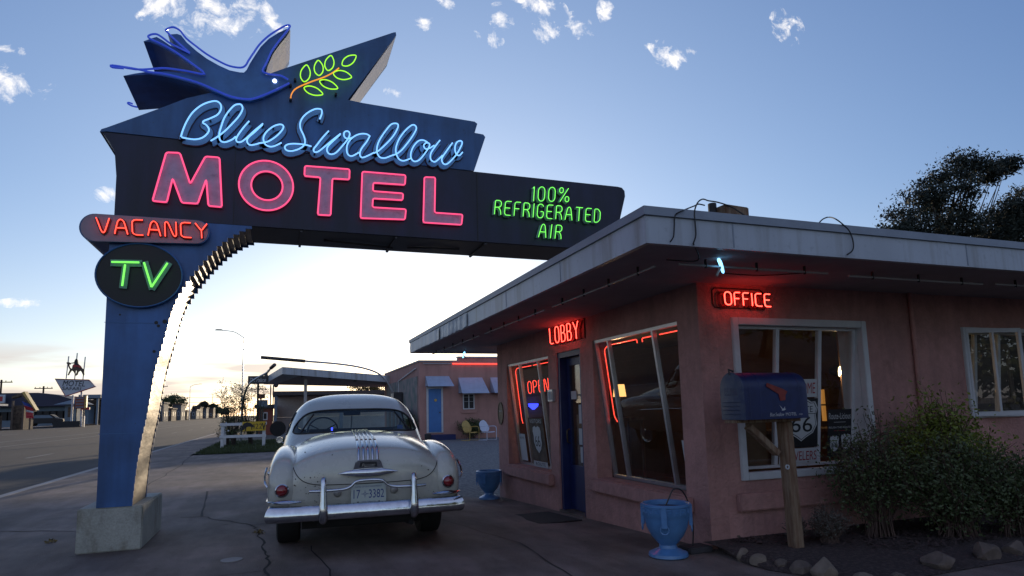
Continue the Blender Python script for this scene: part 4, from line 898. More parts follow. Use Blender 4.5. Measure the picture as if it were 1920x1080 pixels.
r = empty('roof_vent', (5.6, 4.9, 2.86), 'low dark vent on the roof before the tree', 'vent'); build(MB().cbox((5.72, 4.95, 2.93), (.5, .3, .16), 0), 'housing', 'roofing', r, bevel=.01); build(MB().cbox((5.42, 4.95, 2.91), (.09, .2, .13), 0), 'hood', 'black', r)
def cable(pts, lb, r=.006, grp='cables on the building', m='black'):
    o = build(MB().tube(catmull(pts, 5), r, 5), 'cable', m); tag(o, lb, 'cable', grp)
def fp(x, y, d=.02): return PY(x, y, FY0 - d)
zz = lambda X, Y, d=.02: fp(1190 + X / 5.19, 360 + Y / 5.19, d)
cable([zz(345,485), zz(378,430), zz(385,330), zz(395,225), zz(470,180,.03), zz(580,135,-.2), zz(620,118,-.25), zz(680,130,-.3)], 'black cable looping down the fascia nearest the corner')
cable([zz(570,500), zz(595,420), zz(588,300), zz(582,190), zz(615,100,.02), zz(665,70,-.1), zz(720,85,-.2), zz(810,100,-.2), zz(940,145,-.2), zz(1090,240,-.1)], 'black cable looping from the floodlight and down the fascia')
cable([zz(1790,305,-.1), zz(1830,265,-.1), zz(1890,245,-.2)] + [fp(1560 + x / 5.333, 400 + y / 5.333, .02) for x, y in ((40, 60), (130,130),(180,190),(212,290),(205,370),(150,415))], 'black cable hanging over the front fascia at the junction box')
cable([zz(570,500), Vector((3.2, 4.3, 2.55)), Vector((2.98, 4.42, 2.57))], 'short black cable under the roof corner')
cable([(3.75, 4.72, 2.56), (4.1, 4.6, 2.53), (4.6, 4.48, 2.56)], 'thin cable sagging from the neon bird to the tube')

# ------------------------------------------------------------------ the car (built at the origin: x right, y forward from the rear bumper, z up)
car = empty('parked_car', (0, 0, 0), 'ivory two-door vintage car seen from behind, with chrome bumper and streaks', 'car')
def hullpt(st, k, n):
    """st = (y, half width at belt, half width at sill, z bottom, z top, crown exponent); ring from bottom centre up one side over the top and back"""
def interp(tab, t):
    """Catmull interpolation of table rows keyed by row[0]"""
    n = len(tab)
    for i in range(n - 1):
        if t <= tab[i + 1][0] or i == n - 2:
            u_ = (t - tab[i][0]) / (tab[i + 1][0] - tab[i][0]); a, b_, c_, d = tab[max(i-1,0)], tab[i], tab[i+1], tab[min(i+2,n-1)]
            return [.5*((2*b_[k]) + (c_[k]-a[k])*u_ + (2*a[k]-5*b_[k]+4*c_[k]-d[k])*u_*u_ + (3*b_[k]-a[k]-3*c_[k]+d[k])*u_**3) for k in range(1, len(tab[0]))]
#        t     y    hw    zb    zt
HULL = [(0,  .125, .30, .62, .80), (1, .14, .56, .50, .90), (2, .17, .72, .40, .97), (3, .24, .80, .34, 1.03), (4, .42, .83, .31, 1.085), (5, .75, .845, .30, 1.135), (6, 1.2, .86, .30, 1.165),
        (7, 1.55, .875, .30, 1.165), (8, 1.8, .885, .30, 1.10), (9, 2.1, .895, .30, 1.04), (10, 2.8, .90, .29, 1.02), (11, 3.4, .89, .29, 1.03), (12, 3.75, .87, .29, 1.07), (13, 4.2, .83, .30, 1.05), (14, 4.7, .75, .32, .99), (15, 5.0, .60, .38, .90), (16, 5.12, .30, .50, .74)]
def hull_ring(y, hw, zb_, zt_, n=44, e=3.0):
    zc = (zb_ + zt_) / 2 - .02; out_ = []
    for k in range(n):
        a = 2 * PI * k / n - PI / 2; c_, s_ = math.cos(a), math.sin(a)
        ee = 2.7 if s_ > 0 else 4.5
        x = hw * math.copysign(abs(c_) ** (2 / ee), c_); z = (zt_ - zc if s_ > 0 else zc - zb_) * math.copysign(abs(s_) ** (2 / ee), s_) + zc
        if s_ > 0: x *= 1 - .05 * s_
        out_.append(Vector((x, y, z)))
    return out_
rings = []
for i in range(0, 16 * 5 + 1):
    y, hw, zb_, zt_ = interp(HULL, i / 5); rings.append(hull_ring(y, hw, zb_, zt_))
hb = MB().loft(rings)
hull = build(hb, 'body', 'paint', car, smooth=50, origin=(0, 0, 0))
bvh = BVHTree.FromPolygons([tuple(p) for p in hb.v], hb.f)
def onhull(x, z, off=.004):
    """point on the tail of the hull seen from behind, lifted along the normal"""
    loc, nr, i, d = bvh.ray_cast(Vector((x, -1, z)), Vector((0, 1, 0)))
    if loc is None: return None
    if nr[1] > 0: nr = -nr
    return loc + nr * off
def ontop(x, y, off=.004):
    loc, nr, i, d = bvh.ray_cast(Vector((x, y, 2)), Vector((0, 0, -1)))
    if loc is None: return None
    if nr[2] < 0: nr = -nr
    return loc + nr * off
# pontoon fenders
def fender(tab, sx, nm='fender'):
    rg = []
    n = len(tab) - 1
    for i in range(n * 5 + 1):
        y, cx, cz, rx_, rt, rb_ = interp([(k,) + r for k, r in enumerate(tab)], i / 5)
        rr = []
        for k in range(28):
            a = 2 * PI * k / 28; c_, s_ = math.cos(a), math.sin(a); e = 2.5
            rr.append(Vector((sx * (cx + rx_ * math.copysign(abs(c_) ** (2 / e), c_)), y, cz + (rt if s_ > 0 else rb_) * math.copysign(abs(s_) ** (2 / e), s_))))
        rg.append(rr)
    fb = MB().loft(rg); return build(fb, nm, 'paint', car, smooth=60, origin=(sx * .8, 0, 0)), fb
REAR = [(.14, .80, .67, .05, .07, .06), (.165, .80, .67, .10, .16, .14), (.22, .795, .67, .135, .24, .24), (.36, .79, .68, .155, .305, .33), (.65, .785, .69, .165, .345, .36), (1.1, .78, .70, .17, .35, .36), (1.7, .77, .69, .155, .30, .36), (2.3, .76, .66, .13, .20, .34), (2.8, .76, .60, .10, .12, .30)]
FRNT = [(2.3, .78, .66, .12, .16, .34), (3.0, .78, .68, .15, .26, .36), (3.8, .77, .69, .17, .31, .37), (4.5, .75, .69, .18, .30, .36), (4.95, .72, .70, .16, .22, .26), (5.1, .70, .70, .08, .10, .12)]
fbv = {}
for sx in (-1, 1):
    o, fb = fender(REAR, sx); fbv[sx] = BVHTree.FromPolygons([tuple(p) for p in fb.v], fb.f)
    fender(FRNT, sx, 'front_fender')
def onf(sx, x, z, off=.004):
    loc, nr, i, d = fbv[sx].ray_cast(Vector((x, -1, z)), Vector((0, 1, 0)))
    if loc is None: return onhull(x, z, off)
    if nr[1] > 0: nr = -nr
    return loc + nr * off
# greenhouse: one surface cut into lower strip, glass and roof along the window outlines
GH = [(0, 1.00, .885, 1.44, 3.98), (1, 1.10, .860, 1.60, 3.80), (2, 1.20, .832, 1.76, 3.62), (3, 1.30, .795, 1.93, 3.45), (4, 1.40, .745, 2.10, 3.30), (5, 1.48, .68, 2.22, 3.16), (6, 1.55, .59, 2.34, 3.02), (7, 1.60, .45, 2.48, 2.92), (8, 1.63, .25, 2.62, 2.84), (9, 1.637, .001, 2.735, 2.745)]
def ghz(z):
    lo, hi = 0.0, 9.0
    for _ in range(22):
        m_ = (lo + hi) / 2
        if interp(GH, m_)[0] < z: lo = m_
        else: hi = m_
    return lo
def ghs(a, t):
    z, hw, yr, yf = interp(GH, t); e = 3.3
    c_, s_ = math.cos(a), math.sin(a)
    yc = (yr + yf) / 2; hl = (yf - yr) / 2
    return Vector((hw * math.copysign(abs(s_) ** (2 / e), s_), yc - hl * math.copysign(abs(c_) ** (2 / e), c_), z))
def band(a):
    """window band (z0, z1) at plan angle a (0 = straight back)"""
    a = (a + PI) % (2 * PI) - PI; A = abs(a)
    def win(lo, hi, zb_, zt_, e=.10, e2=None):
        mid = (lo + hi) / 2; hf = (hi - lo) / 2; q = abs(A - mid) / hf
        if q >= 1: return None
        k = (1 - q ** 7) ** .5; zc = (zb_ + zt_) / 2 + .0
        return zc - (zc - zb_) * k, zc + (zt_ - zc) * k
    x = abs(ghs(a, 3)[0])
    if A < 1.02:                                       # wrap-round back window, arched head
        q = A / 1.02; zt_ = 1.425 - .05 * q ** 2 - .13 * q ** 6; zb_ = 1.155 - .03 * q ** 2; zc = lerp(1.30, 1.18, q ** 3); k = (1 - q ** 9) ** .6
        return zc - (zc - zb_) * k, zc + (zt_ - zc) * k
    for w_ in ((1.28, 1.60, 1.13, 1.40), (1.66, 2.02, 1.13, 1.40), (2.16, 3.1416 * 2 - 2.16, 1.14, 1.40)):
        r = win(*w_)
        if r: return r
    return None
NA = 240; ang = [2 * PI * k / NA for k in range(NA)]
bands = []
for a in ang:
    r = band(a); bands.append(r if r else (1.25, 1.25))
tb_ = [(ghz(z0), ghz(z1)) for z0, z1 in bands]
low = MB().loft([[ghs(a, tb_[i][0] * s_) for i, a in enumerate(ang)] for s_ in (0, .5, 1)], True, False)
build(low, 'window_surround', 'paint', car, smooth=60)
roof = MB().loft([[ghs(a, lerp(tb_[i][1], 9, s_)) for i, a in enumerate(ang)] for s_ in [k / 16 for k in range(17)]], True, False)
build(roof, 'roof', 'paint', car, smooth=60)
def glass_run(lo, hi, nm):
    idx = [i for i in range(-NA // 2, NA // 2 + NA) if lo <= i / NA * 2 * PI <= hi]
    cols = [i for i in idx if bands[i % NA][1] - bands[i % NA][0] > .002]
    g = MB().loft([[ghs(ang[i % NA], lerp(tb_[i % NA][0], tb_[i % NA][1], s_)) for i in cols] for s_ in (0, .5, 1)], False, False)
    go = build(g, nm, 'carglass', car, smooth=60)
    edge = [ghs(ang[i % NA], tb_[i % NA][0]) for i in cols] + [ghs(ang[i % NA], tb_[i % NA][1]) for i in reversed(cols)]
    build(MB().tube(edge, .012, 6, True), 'seal', 'seal', go, smooth=60)
    return go
rw = glass_run(-1.02, 1.02, 'rear_window')
glass_run(2.16, 2 * PI - 2.16, 'windscreen')
for lo, hi in ((1.28, 1.60), (1.66, 2.02), (2 * PI - 1.60, 2 * PI - 1.28), (2 * PI - 2.02, 2 * PI - 1.66)): glass_run(lo, hi, 'side_window')
for a in (-.74, .70):                                   # the two dark bars of the three-piece back window
    z0, z1 = band(a); build(MB().tube([ghs(a * (1 - .05 * k), ghz(lerp(z0, z1, k / 5))) + Vector((0, -.004, 0)) for k in range(6)], .011, 6), 'window_bar', 'seal', rw)
# inside
build(MB().box(-.70, .70, 1.9, 3.6, 1.045, 1.055), 'floor_cover', 'inter', car)
build(MB().cbox((0, 2.25, 1.09), (1.25, .22, .10)), 'rear_seat', 'inter', car, bevel=.04)
build(MB().cbox((0, 2.95, 1.11), (1.25, .16, .12)), 'front_seat', 'inter', car, bevel=.05)
build(MB().cbox((0, 3.55, 1.09), (1.30, .22, .11)), 'dashboard', 'paint', car, bevel=.04)
swc = Vector((-.38, 3.32, 1.13)); m_ = Matrix.Rotation(math.radians(-22), 4, 'X')
sw = build(MB().tube([swc + m_ @ Vector((math.cos(t) * .21, 0, math.sin(t) * .21)) for t in [2 * PI * k / 30 for k in range(30)]], .011, 6, True), 'steering_wheel', 'black', car, smooth=60)
for t in (.5, 2.64, 4.71): build(MB().tube([swc, swc + m_ @ Vector((math.cos(t) * .21, 0, math.sin(t) * .21))], .008, 5), 'spoke', 'black', sw)
mr = build(MB().cbox((0.02, 3.22, 1.375), (.24, .03, .065)), 'rear_view_mirror', 'black', car, bevel=.01); build(MB().tube([(0.02, 3.24, 1.35), (.02, 3.42, 1.16)], .010, 6), 'stem', 'alum', mr)
build(MB().cbox((-.30, 1.80, 1.19), (.02, .003, .035)), 'blue_glow_chip', 'n_uv', car)  # glowing chip stands in for the bright blue light in the back glass
build(MB().cbox((.545, 1.93, 1.19), (.07, .003, .05)), 'window_sticker', 'plateink', car)
# boot lid seam
HW = .70
seam = []
prof_ = [(-.20, 1.158), (-.45, 1.15), (-.60, 1.125), (-.70, 1.06), (-.735, .98), (-.715, .90), (-.67, .80), (-.60, .735), (-.50, .705), (-.36, .695), (0, .69), (.36, .695), (.50, .705), (.60, .735), (.67, .80), (.715, .90), (.735, .98), (.70, 1.06), (.60, 1.125), (.45, 1.15), (.20, 1.158)]
for p in catmull([(a, 0, b_) for a, b_ in prof_], 6):
    q = onhull(p[0], min(p[2], 1.155), .0015)
    if q: seam.append(q)
build(MB().tube(seam, .0042, 5), 'lid_seam', 'seal', car, smooth=60)
for sx in (-1, 1): build(MB().tube([onhull(sx * .42, z, .001) for z in (.69, .62, .55)], .0025, 4), 'panel_seam', 'seal', car)
# chipped paint
for _ in range(70):
    x = random.choice((-1, -1, -1, 1)) * random.uniform(.42, .73); z = random.uniform(.52, .82)
    if random.random() < .15: x = random.uniform(-.6, .7); z = random.uniform(.75, 1.05)
    q = onhull(x, z, .0008)
    if q:
        b = MB(); r_ = random.choice((.002, .003, .003, .005, .007)); b.disc(q, r_, (0, -1, .1), .0008, 7); build(b, 'paint_chip', 'spots', hull)
# five chrome streaks down the lid, banded maroon
for i in range(5):
    x = (i - 2) * .036
    def seg(ya, yb, n, m_, r_, nm='streak', par=None):
        P = []
        for k in range(n + 1):
            s_ = lerp(ya, yb, k / n); yy_ = s_
            p = ontop(x * (1 + .25 * (1 - (yy_ - .2) / 1.4)), yy_, .003)
            if p: P.append(p)
        return build(MB().tube(P, r_, 6), nm, m_, par or car, smooth=60)
    st_ = seg(.50, 1.64, 14, 'chrome', .0135)
    P = [onhull(x * 1.25, z, .004) for z in (1.062, 1.03, .99, .95, .90)]
    P = [ontop(x * 1.25, .50, .003), ontop(x * 1.25, .40, .003)] + P
    build(MB().tube([p for p in P if p], .0135, 6), 'lower_streak', 'chrome', st_, smooth=60)
    q0_, q1_ = ontop(x * 1.22, .60, .010), ontop(x * 1.24, .44, .010)
    build(MB().tube([q0_, q1_], [.009, .0145], 6), 'maroon_band', 'redband', st_, smooth=60)
# winged badge
def hp(x, z, off): return onhull(x, z, off)
bd = MB()
rg = []
for k in range(25):
    t = -1 + k / 12.0; x = t * .29; h_ = .040 * max(.10, 1 - abs(t) ** 2.6); z = .795 + .0 * t; c_ = hp(x * .98, z, .022)
    rg.append([c_ + Vector((0, -.018 * math.cos(a) * 1.6 * max(.3, 1 - t * t), math.sin(a) * h_)) for a in [2 * PI * j / 10 for j in range(10)]])
bd.loft(rg); badge = build(bd, 'winged_badge', 'chrome', car, smooth=50)
c_ = hp(0, .862, .016)
b = MB().prism([c_ + Vector((a, -.012 + (z * -.1), z)) for a, z in ((-.15, -.045), (.15, -.045), (.122, .036), (.10, .056), (-.10, .056), (-.122, .036))], (0, .03, 0)); build(b, 'badge_shield', 'chrome', badge, bevel=.004)
b = MB().prism([c_ + Vector((a, -.0165, z)) for a, z in ((-.088, -.014), (.088, -.014), (.078, .034), (-.078, .034))], (0, .003, 0)); build(b, 'badge_field', 'ink', badge)
build(word(MB(), 'Pontiac', c_ + Vector((0, -.018, .005)), (1, 0, 0), (0, 0, 1), .13, .034), 'badge_lettering', 'chrome', badge)
# licence plate, lamps
py_ = .07
pt = build(MB().box(-.168, .168, py_, py_ + .006, .505, .69), 'licence_plate', 'plate', car, bevel=.002)
build(word(MB(), '17', (-.112, py_ - .001, .597), (1, 0, 0), (0, 0, 1), .062, .082), 'digits', 'plateink', pt)
build(word(MB(), '3382', (.075, py_ - .001, .597), (1, 0, 0), (0, 0, 1), .145, .082), 'digits', 'plateink', pt)
build(word(MB(), 'LAND OF ENCHANTMENT', (0, py_ - .001, .667), (1, 0, 0), (0, 0, 1), .25, .015), 'motto', 'plateink', pt)
build(word(MB(), 'NEW MEXICO', (0, py_ - .001, .522), (1, 0, 0), (0, 0, 1), .13, .014), 'state_name', 'plateink', pt)
b = MB()
for a in range(4):
    d = Vector((math.cos(a * PI / 2), 0, math.sin(a * PI / 2))); b.tube([Vector((-.035, py_ - .001, .597)) + d * .012, Vector((-.035, py_ - .001, .597)) + d * .034], .0022, 4)
b.tube([Vector((-.035, py_ - .001, .597)) + Vector((math.cos(t), 0, math.sin(t))) * .011 for t in [2 * PI * k / 10 for k in range(10)]], .002, 4, True); build(b, 'sun_symbol', 'plateink', pt)
for x in (-.10, .10): build(MB().disc((x, py_, .519), .009, (0, -1, 0), .004, 10), 'screw', 'black', pt)
build(MB().prism([(-.20, .055, .50), (.20, .055, .50), (.20, .13, .50), (-.20, .13, .50)], (0, 0, .005)), 'plate_bracket', 'darksteel', car)
for x in (-.29, .25): q = onhull(x, .615, 0); build(MB().dome(q + Vector((0, .004, 0)), .040, (0, -1, 0), .03), 'reversing_lamp', 'beige', car, smooth=True)
for sx in (-1, 1):
    q = onf(sx, sx * .80, .665, 0)
    lp = build(MB().loft([[q + Vector((math.cos(2*PI*k/24) * r_, y_, math.sin(2*PI*k/24) * r_)) for k in range(24)] for r_, y_ in ((.062, .03), (.064, -.012), (.054, -.020), (.050, -.012))]), 'tail_lamp', 'chrome', car, smooth=50)
    build(MB().dome(q + Vector((0, -.010, 0)), .050, (0, -1, 0), .035), 'lens', 'redlens', lp, smooth=True)
    # small chrome blade over the bumper end
    rg = []
    for k in range(13):
        t = k / 12; x = sx * lerp(.62, .925, t); y_ = .045 + .10 * t ** 4; h_ = .020 * math.sin(PI * min(.98, t * .8 + .12)); rg.append([Vector((x, y_ - .03 * math.cos(a), .555 + math.sin(a) * h_ + .01)) for a in [2 * PI * j / 8 for j in range(8)]])
    build(MB().loft(rg), 'bumper_blade', 'chrome', car, smooth=50)
    build(MB().tube(catmull([(sx * .955, .42, .86), (sx * .965, .30, .80), (sx * .955, .20, .74), (sx * .93, .16, .70)], 4), .011, 6), 'fender_trim', 'chrome', car, smooth=60)
    build(MB().tube([(sx * .955, .5, .52), (sx * .965, 1.2, .52)], .012, 6), 'side_strip', 'chrome', car)
    build(MB().tube([(sx * .915, 2.0, .78), (sx * .935, 2.9, .78), (sx * .935, 3.9, .78), (sx * .90, 4.6, .76)], .012, 6), 'belt_strip', 'chrome', car)
    build(MB().tube([(sx * .91, 2.35, .93), (sx * .94, 2.38, .93), (sx * .94, 2.5, .93), (sx * .91, 2.53, .93)], .010, 6), 'door_handle', 'chrome', car)
build(MB().dome((-.93, .30, .82), .018, (-1, -.4, .2), .015), 'filler_button', 'chrome', car, smooth=True)
# bumper: C section swept round both corners
path = []
for k in range(41):
    t = -1 + k / 20.0; A = abs(t)
    x = math.copysign(.915 * (1 - max(0, (A - .86) / .14) ** 2.6 * .0) if A < .9 else .915, t) * (A / .9 if A < .9 else 1)
    y_ = 0.0 + .035 * (min(A, .9) / .9) ** 2 + (max(0, A - .9) / .1) * .34
    path.append((x, y_, t))
sec = [(.010, .380), (-.016, .392), (-.030, .418), (-.030, .45), (-.020, .485), (-.004, .515), (.012, .526), (.03, .522), (.03, .385)]
rg = []
for k, (x, y_, t) in enumerate(path):
    a, c2 = path[max(k - 1, 0)], path[min(k + 1, 40)]; tx, ty = c2[0] - a[0], c2[1] - a[1]; l_ = math.hypot(tx, ty); nx, ny = ty / l_, -tx / l_
    if ny > 0 and abs(nx) < .1: nx, ny = -nx, -ny
    rg.append([Vector((x - nx * n_ * 1.0, y_ - ny * n_, z)) for n_, z in sec])
bmp = build(MB().loft(rg), 'rear_bumper', 'chrome', car, smooth=50)
for sx in (-1, 1):
    x = sx * .425
    P = catmull([(x, .02, .375), (x, -.045, .40), (x, -.062, .46), (x, -.058, .56), (x, -.05, .66), (x, -.035, .745), (x, -.01, .765)], 4)
    n_ = len(P); rr = [.026 + .018 * math.exp(-((i / n_ - .28) / .28) ** 2) if 0 < i < n_ - 1 else .012 for i in range(n_)]
    build(MB().tube(P, rr, 10), 'overrider', 'chrome', bmp, smooth=60)
bar_ = catmull([(-.55, .02, .655), (-.42, -.01, .655), (-.24, 0, .66), (-.17, 0, .685), (-.12, 0, .725), (0, 0, .735), (.12, 0, .725), (.17, 0, .685), (.24, 0, .66), (.42, -.01, .655), (.55, .02, .655)], 4)
build(MB().tube(bar_, .013, 8), 'guard_bar', 'chrome', bmp, smooth=60)
# front bumper, grille and headlights (seen only in the glass)
build(MB().box(-.85, .85, 5.12, 5.18, .38, .52), 'front_bumper', 'chrome', car, bevel=.02)
for sx in (-1, 1): build(MB().dome((sx * .72, 5.06, .74), .09, (0, 1, 0), .04), 'headlight', 'plate', car, smooth=True)
# wheels and the underside
for sx in (-1, 1):
    for yy_, nm in ((1.2, 'rear'), (4.2, 'front')):
        wc = Vector((sx * .76, yy_, .345))
        pr_ = [(.10, .20), (.115, .27), (.12, .31), (.105, .338), (.06, .345), (-.06, .345), (-.105, .338), (-.12, .31), (-.115, .27), (-.10, .20)]
        wh = build(MB().loft([[wc + Vector((xo, math.cos(2*PI*k/40) * r_, math.sin(2*PI*k/40) * r_)) for k in range(40)] for xo, r_ in pr_]), 'wheel', 'rubber', car, smooth=40)
        build(MB().loft([[wc + Vector((sx * xo, math.cos(2*PI*k/28) * r_, math.sin(2*PI*k/28) * r_)) for k in range(28)] for xo, r_ in ((.105, .21), (.118, .20), (.10, .16), (.125, .10), (.14, .05), (.142, .01))]), 'hubcap', 'chrome', wh, smooth=50)
b = MB().box(-.62, .62, .35, 4.9, .26, .33); build(b, 'floor_pan', 'undercar', car)
b = MB().tube([(-.7, 1.2, .345), (.7, 1.2, .345)], .045, 8); build(b, 'axle', 'undercar', car); build(MB().dome((0, 1.22, .33), .14, (0, -1, 0), .12), 'differential', 'undercar', car, smooth=True)
build(MB().tube([(.30, 1.6, .27), (.36, .6, .27), (.42, .10, .29)], .024, 8), 'exhaust_pipe', 'undercar', car, smooth=60)
build(MB().box(-.5, .5, .14, .5, .30, .40), 'fuel_tank', 'undercar', car, bevel=.03)
# wiper-side mirror on the driver door
dm = build(MB().disc((-.97, 3.30, 1.03), .045, (0, 1, 0), .03, 18), 'door_mirror', 'chrome', car, smooth=40); build(MB().tube([(-.97, 3.32, 1.01), (-.88, 3.36, .96)], .008, 5), 'mirror_arm', 'chrome', dm)
car.rotation_euler = (0, 0, math.radians(-2.6)); car.location = (.835, 6.42, 0)

# ------------------------------------------------------------------ mailbox, planters, bed, rocks, shrubs
mb_ = empty('mailbox', (4.4, 4.75, 0), 'blue letterbox with a red flag on a weathered post', 'mailbox')
pb_, pt_ = PY(1495, 1046, 4.78), PY(1470, 792, 4.78)
b = MB(); b.loft([[Vector((lerp(pb_[0], pt_[0], t) + dx * .052, 4.78 + dy * .05, lerp(-.06, 1.205, t))) for dx, dy in ((-1,-1),(1,-1),(1.02,1),(-1,1))] for t in (0, .2, .5, .8, 1)])
build(b, 'post', 'wood', mb_, bevel=.006)
b = MB(); b.cbox((4.14, 4.78, 1.045), (.40, .075, .055), 0, 0, math.radians(40)); build(b, 'brace', 'wood', mb_, bevel=.004)
build(MB().box(3.80, 4.52, 4.70, 4.86, 1.206, 1.232), 'shelf', 'wood', mb_)
mz, mh, mw = 1.235, .42, .30; mx0, mx1 = 3.83, 4.535; my = 4.76
def mring(x, s_=1, nb=20):
    P = [Vector((x, my - mw / 2 * s_, mz + (1 - s_) * .05)), Vector((x, my + mw / 2 * s_, mz + (1 - s_) * .05))]
    for k in range(nb + 1): a = PI * k / nb; P.append(Vector((x, my + math.cos(a) * mw / 2 * s_, mz + (mh - mw / 2) + math.sin(a) * mw / 2 * s_)))
    return P
xs = [mx0, mx0 + .04, mx0 + .042, mx0 + .06, mx0 + .062] + [mx0 + .17, mx0 + .172, mx0 + .185, mx0 + .187] + [mx1 - .10, mx1 - .098, mx1 - .085, mx1 - .083, mx1 - .02, mx1]
ss = [1.0, 1.0, .985, .985, 1.0, 1.0, 1.018, 1.018, 1.0, 1.0, 1.018, 1.018, 1.0, 1.0, .96]
bx = build(MB().loft([mring(x, s_) for x, s_ in zip(xs, ss)]), 'box', 'mailblue', mb_, smooth=35)
dz_ = MB().loft([mring(mx0 - .022, .97), mring(mx0 - .018, 1.02), mring(mx0 - .002, 1.02)]); dd = build(dz_, 'door', 'mailface', mb_, smooth=30)
for z in (.05, .085, .12, .155): build(MB().tube([(mx0 - .024, my - .11, mz + z), (mx0 - .024, my + .11, mz + z)], .0035, 4), 'door_rib', 'mailface', dd)
build(word(MB(), 'U.S. MAIL', (mx0 - .0235, my, mz + .25), (0, -1, 0), (0, 0, 1), .17, .07), 'lettering', 'mailblue', dd)
build(MB().tube([(mx0 - .02, my, mz + mh - .02), (mx0 - .03, my, mz + mh + .03), (mx0 + .02, my, mz + mh + .012)], .010, 6), 'latch', 'darksteel', dd)
fy = my - mw / 2 - .008
build(MB().prism([(x, fy, z) for x, z in ((4.08, 1.555), (4.25, 1.50), (4.30, 1.475), (4.275, 1.445), (4.27, 1.40), (4.215, 1.395), (4.20, 1.455), (4.07, 1.525))], (0, .006, 0)), 'flag', 'rust', mb_)
build(word(MB(), 'Blue Swallow', (4.17, fy + .004, 1.275), (1, 0, 0), (0, 0, 1), .16, .032), 'script_lettering', 'paper', bx)
build(word(MB(), 'MOTEL', (4.33, fy + .004, 1.275), (1, 0, 0), (0, 0, 1), .125, .028), 'lettering', 'paper', bx)
build(word(MB(), '.com', (4.435, fy + .004, 1.270), (1, 0, 0), (0, 0, 1), .045, .012), 'small_lettering', 'paper', bx)
build(MB().prism([Vector((4.24, fy + .004, 1.325)) + Vector((x, 0, z)) * .05 for x, z in ((-.7, .6), (-.2, .15), (-.1, -.05), (.1, -.05), (.5, .35), (.35, .0), (.7, -.1), (.2, -.35), (-.3, -.35), (-.2, -.1))], (0, .0015, 0)), 'bird_emblem', 'paper', bx)
build(MB().ring([Vector((4.33 + .022 * math.cos(t), 4.70, .80 + .022 * math.sin(t))) for t in [2*PI*k/16 for k in range(16)]], [Vector((4.33 + .013 * math.cos(t), 4.70, .80 + .013 * math.sin(t))) for t in [2*PI*k/16 for k in range(16)]], (0, .01, 0)), 'ring_hook', 'paper', mb_)

def planter(c, s_, lb):
    r = empty('planter', c, lb, 'planter', 'blue urn planters by the lobby wall')
    pr_ = [(.175, 0), (.19, .012), (.185, .04), (.13, .065), (.088, .085), (.082, .115), (.105, .14), (.155, .20), (.195, .28), (.212, .36), (.222, .40), (.226, .405), (.226, .475), (.236, .482), (.236, .505), (.222, .51), (.205, .50), (.20, .44)]
    bw_ = build(MB().lathe([(a * s_, z * s_) for a, z in pr_], c, 48), 'urn', 'planter', r, smooth=40)
    for k in range(22):                                # fret band
        a = 2 * PI * k / 22; R0 = .228 * s_
        def fpnt(da, z): return Vector((c[0] + math.cos(a + da) * R0, c[1] + math.sin(a + da) * R0, c[2] + z * s_))
        build(MB().tube([fpnt(-.10, .415), fpnt(-.10, .465), fpnt(.08, .465), fpnt(.08, .43), fpnt(-.02, .43)], .005 * s_, 4), 'fret', 'planter', bw_)
    for k in range(4):
        a = 2 * PI * k / 4 + .9 + PI / 4 * 0; d = Vector((math.cos(a), math.sin(a), 0)); t_ = Vector((-d[1], d[0], 0))
        p0 = Vector(c) + d * .222 * s_
        build(MB().loft([[p0 + t_ * x + d * y + Vector((0, 0, z * s_)) for x, y in ((-.026, -.01), (.026, -.01), (.026, .022), (-.026, .022))] for z in (.30, .33, .50)]), 'strap', 'planter', bw_, bevel=.004)
        build(MB().tube([p0 + d * .012 + t_ * (.04 * s_ * math.cos(u_)) + Vector((0, 0, (.285 + .04 * math.sin(u_)) * s_)) for u_ in [2*PI*k_/14 for k_ in range(14)]], .006 * s_, 5, True), 'ring', 'planter', bw_, smooth=60)
    for k in range(16):                                # swags
        a = 2 * PI * k / 16
        for z0 in (.22, .25, .28):
            pass
    build(MB().disc((c[0], c[1], c[2] + .455 * s_), .198 * s_, (0, 0, 1), .006, 24), 'soil', 'soil', r)
    return r
p = PZ(1259, 1026); planter((3.40, 5.27, 0), .95, 'blue glazed urn by the office corner, a black cable rising from it')
p2 = (3.78 - .13, 11.35, gz(3.55, 11.35)); planter((3.62, 11.35, gz(3.62, 11.35)), 1.0, 'blue glazed urn at the far end of the lobby wall')
cable([(3.39, 5.27, .44), (3.43, 5.26, .52), (3.48, 5.25, .60), (3.57, 5.25, .58), (3.65, 5.27, .45), (3.69, 5.28, .25), (3.69, 5.30, .06)], 'black cable arching out of the near blue urn', .007)
o = build(MB().box(3.60, 3.86, 5.22, 5.42, .002, .055), 'junction_box', 'darksteel', bevel=.01); tag(o, 'flat dark electrical box on the slab at the office corner', 'junction box')

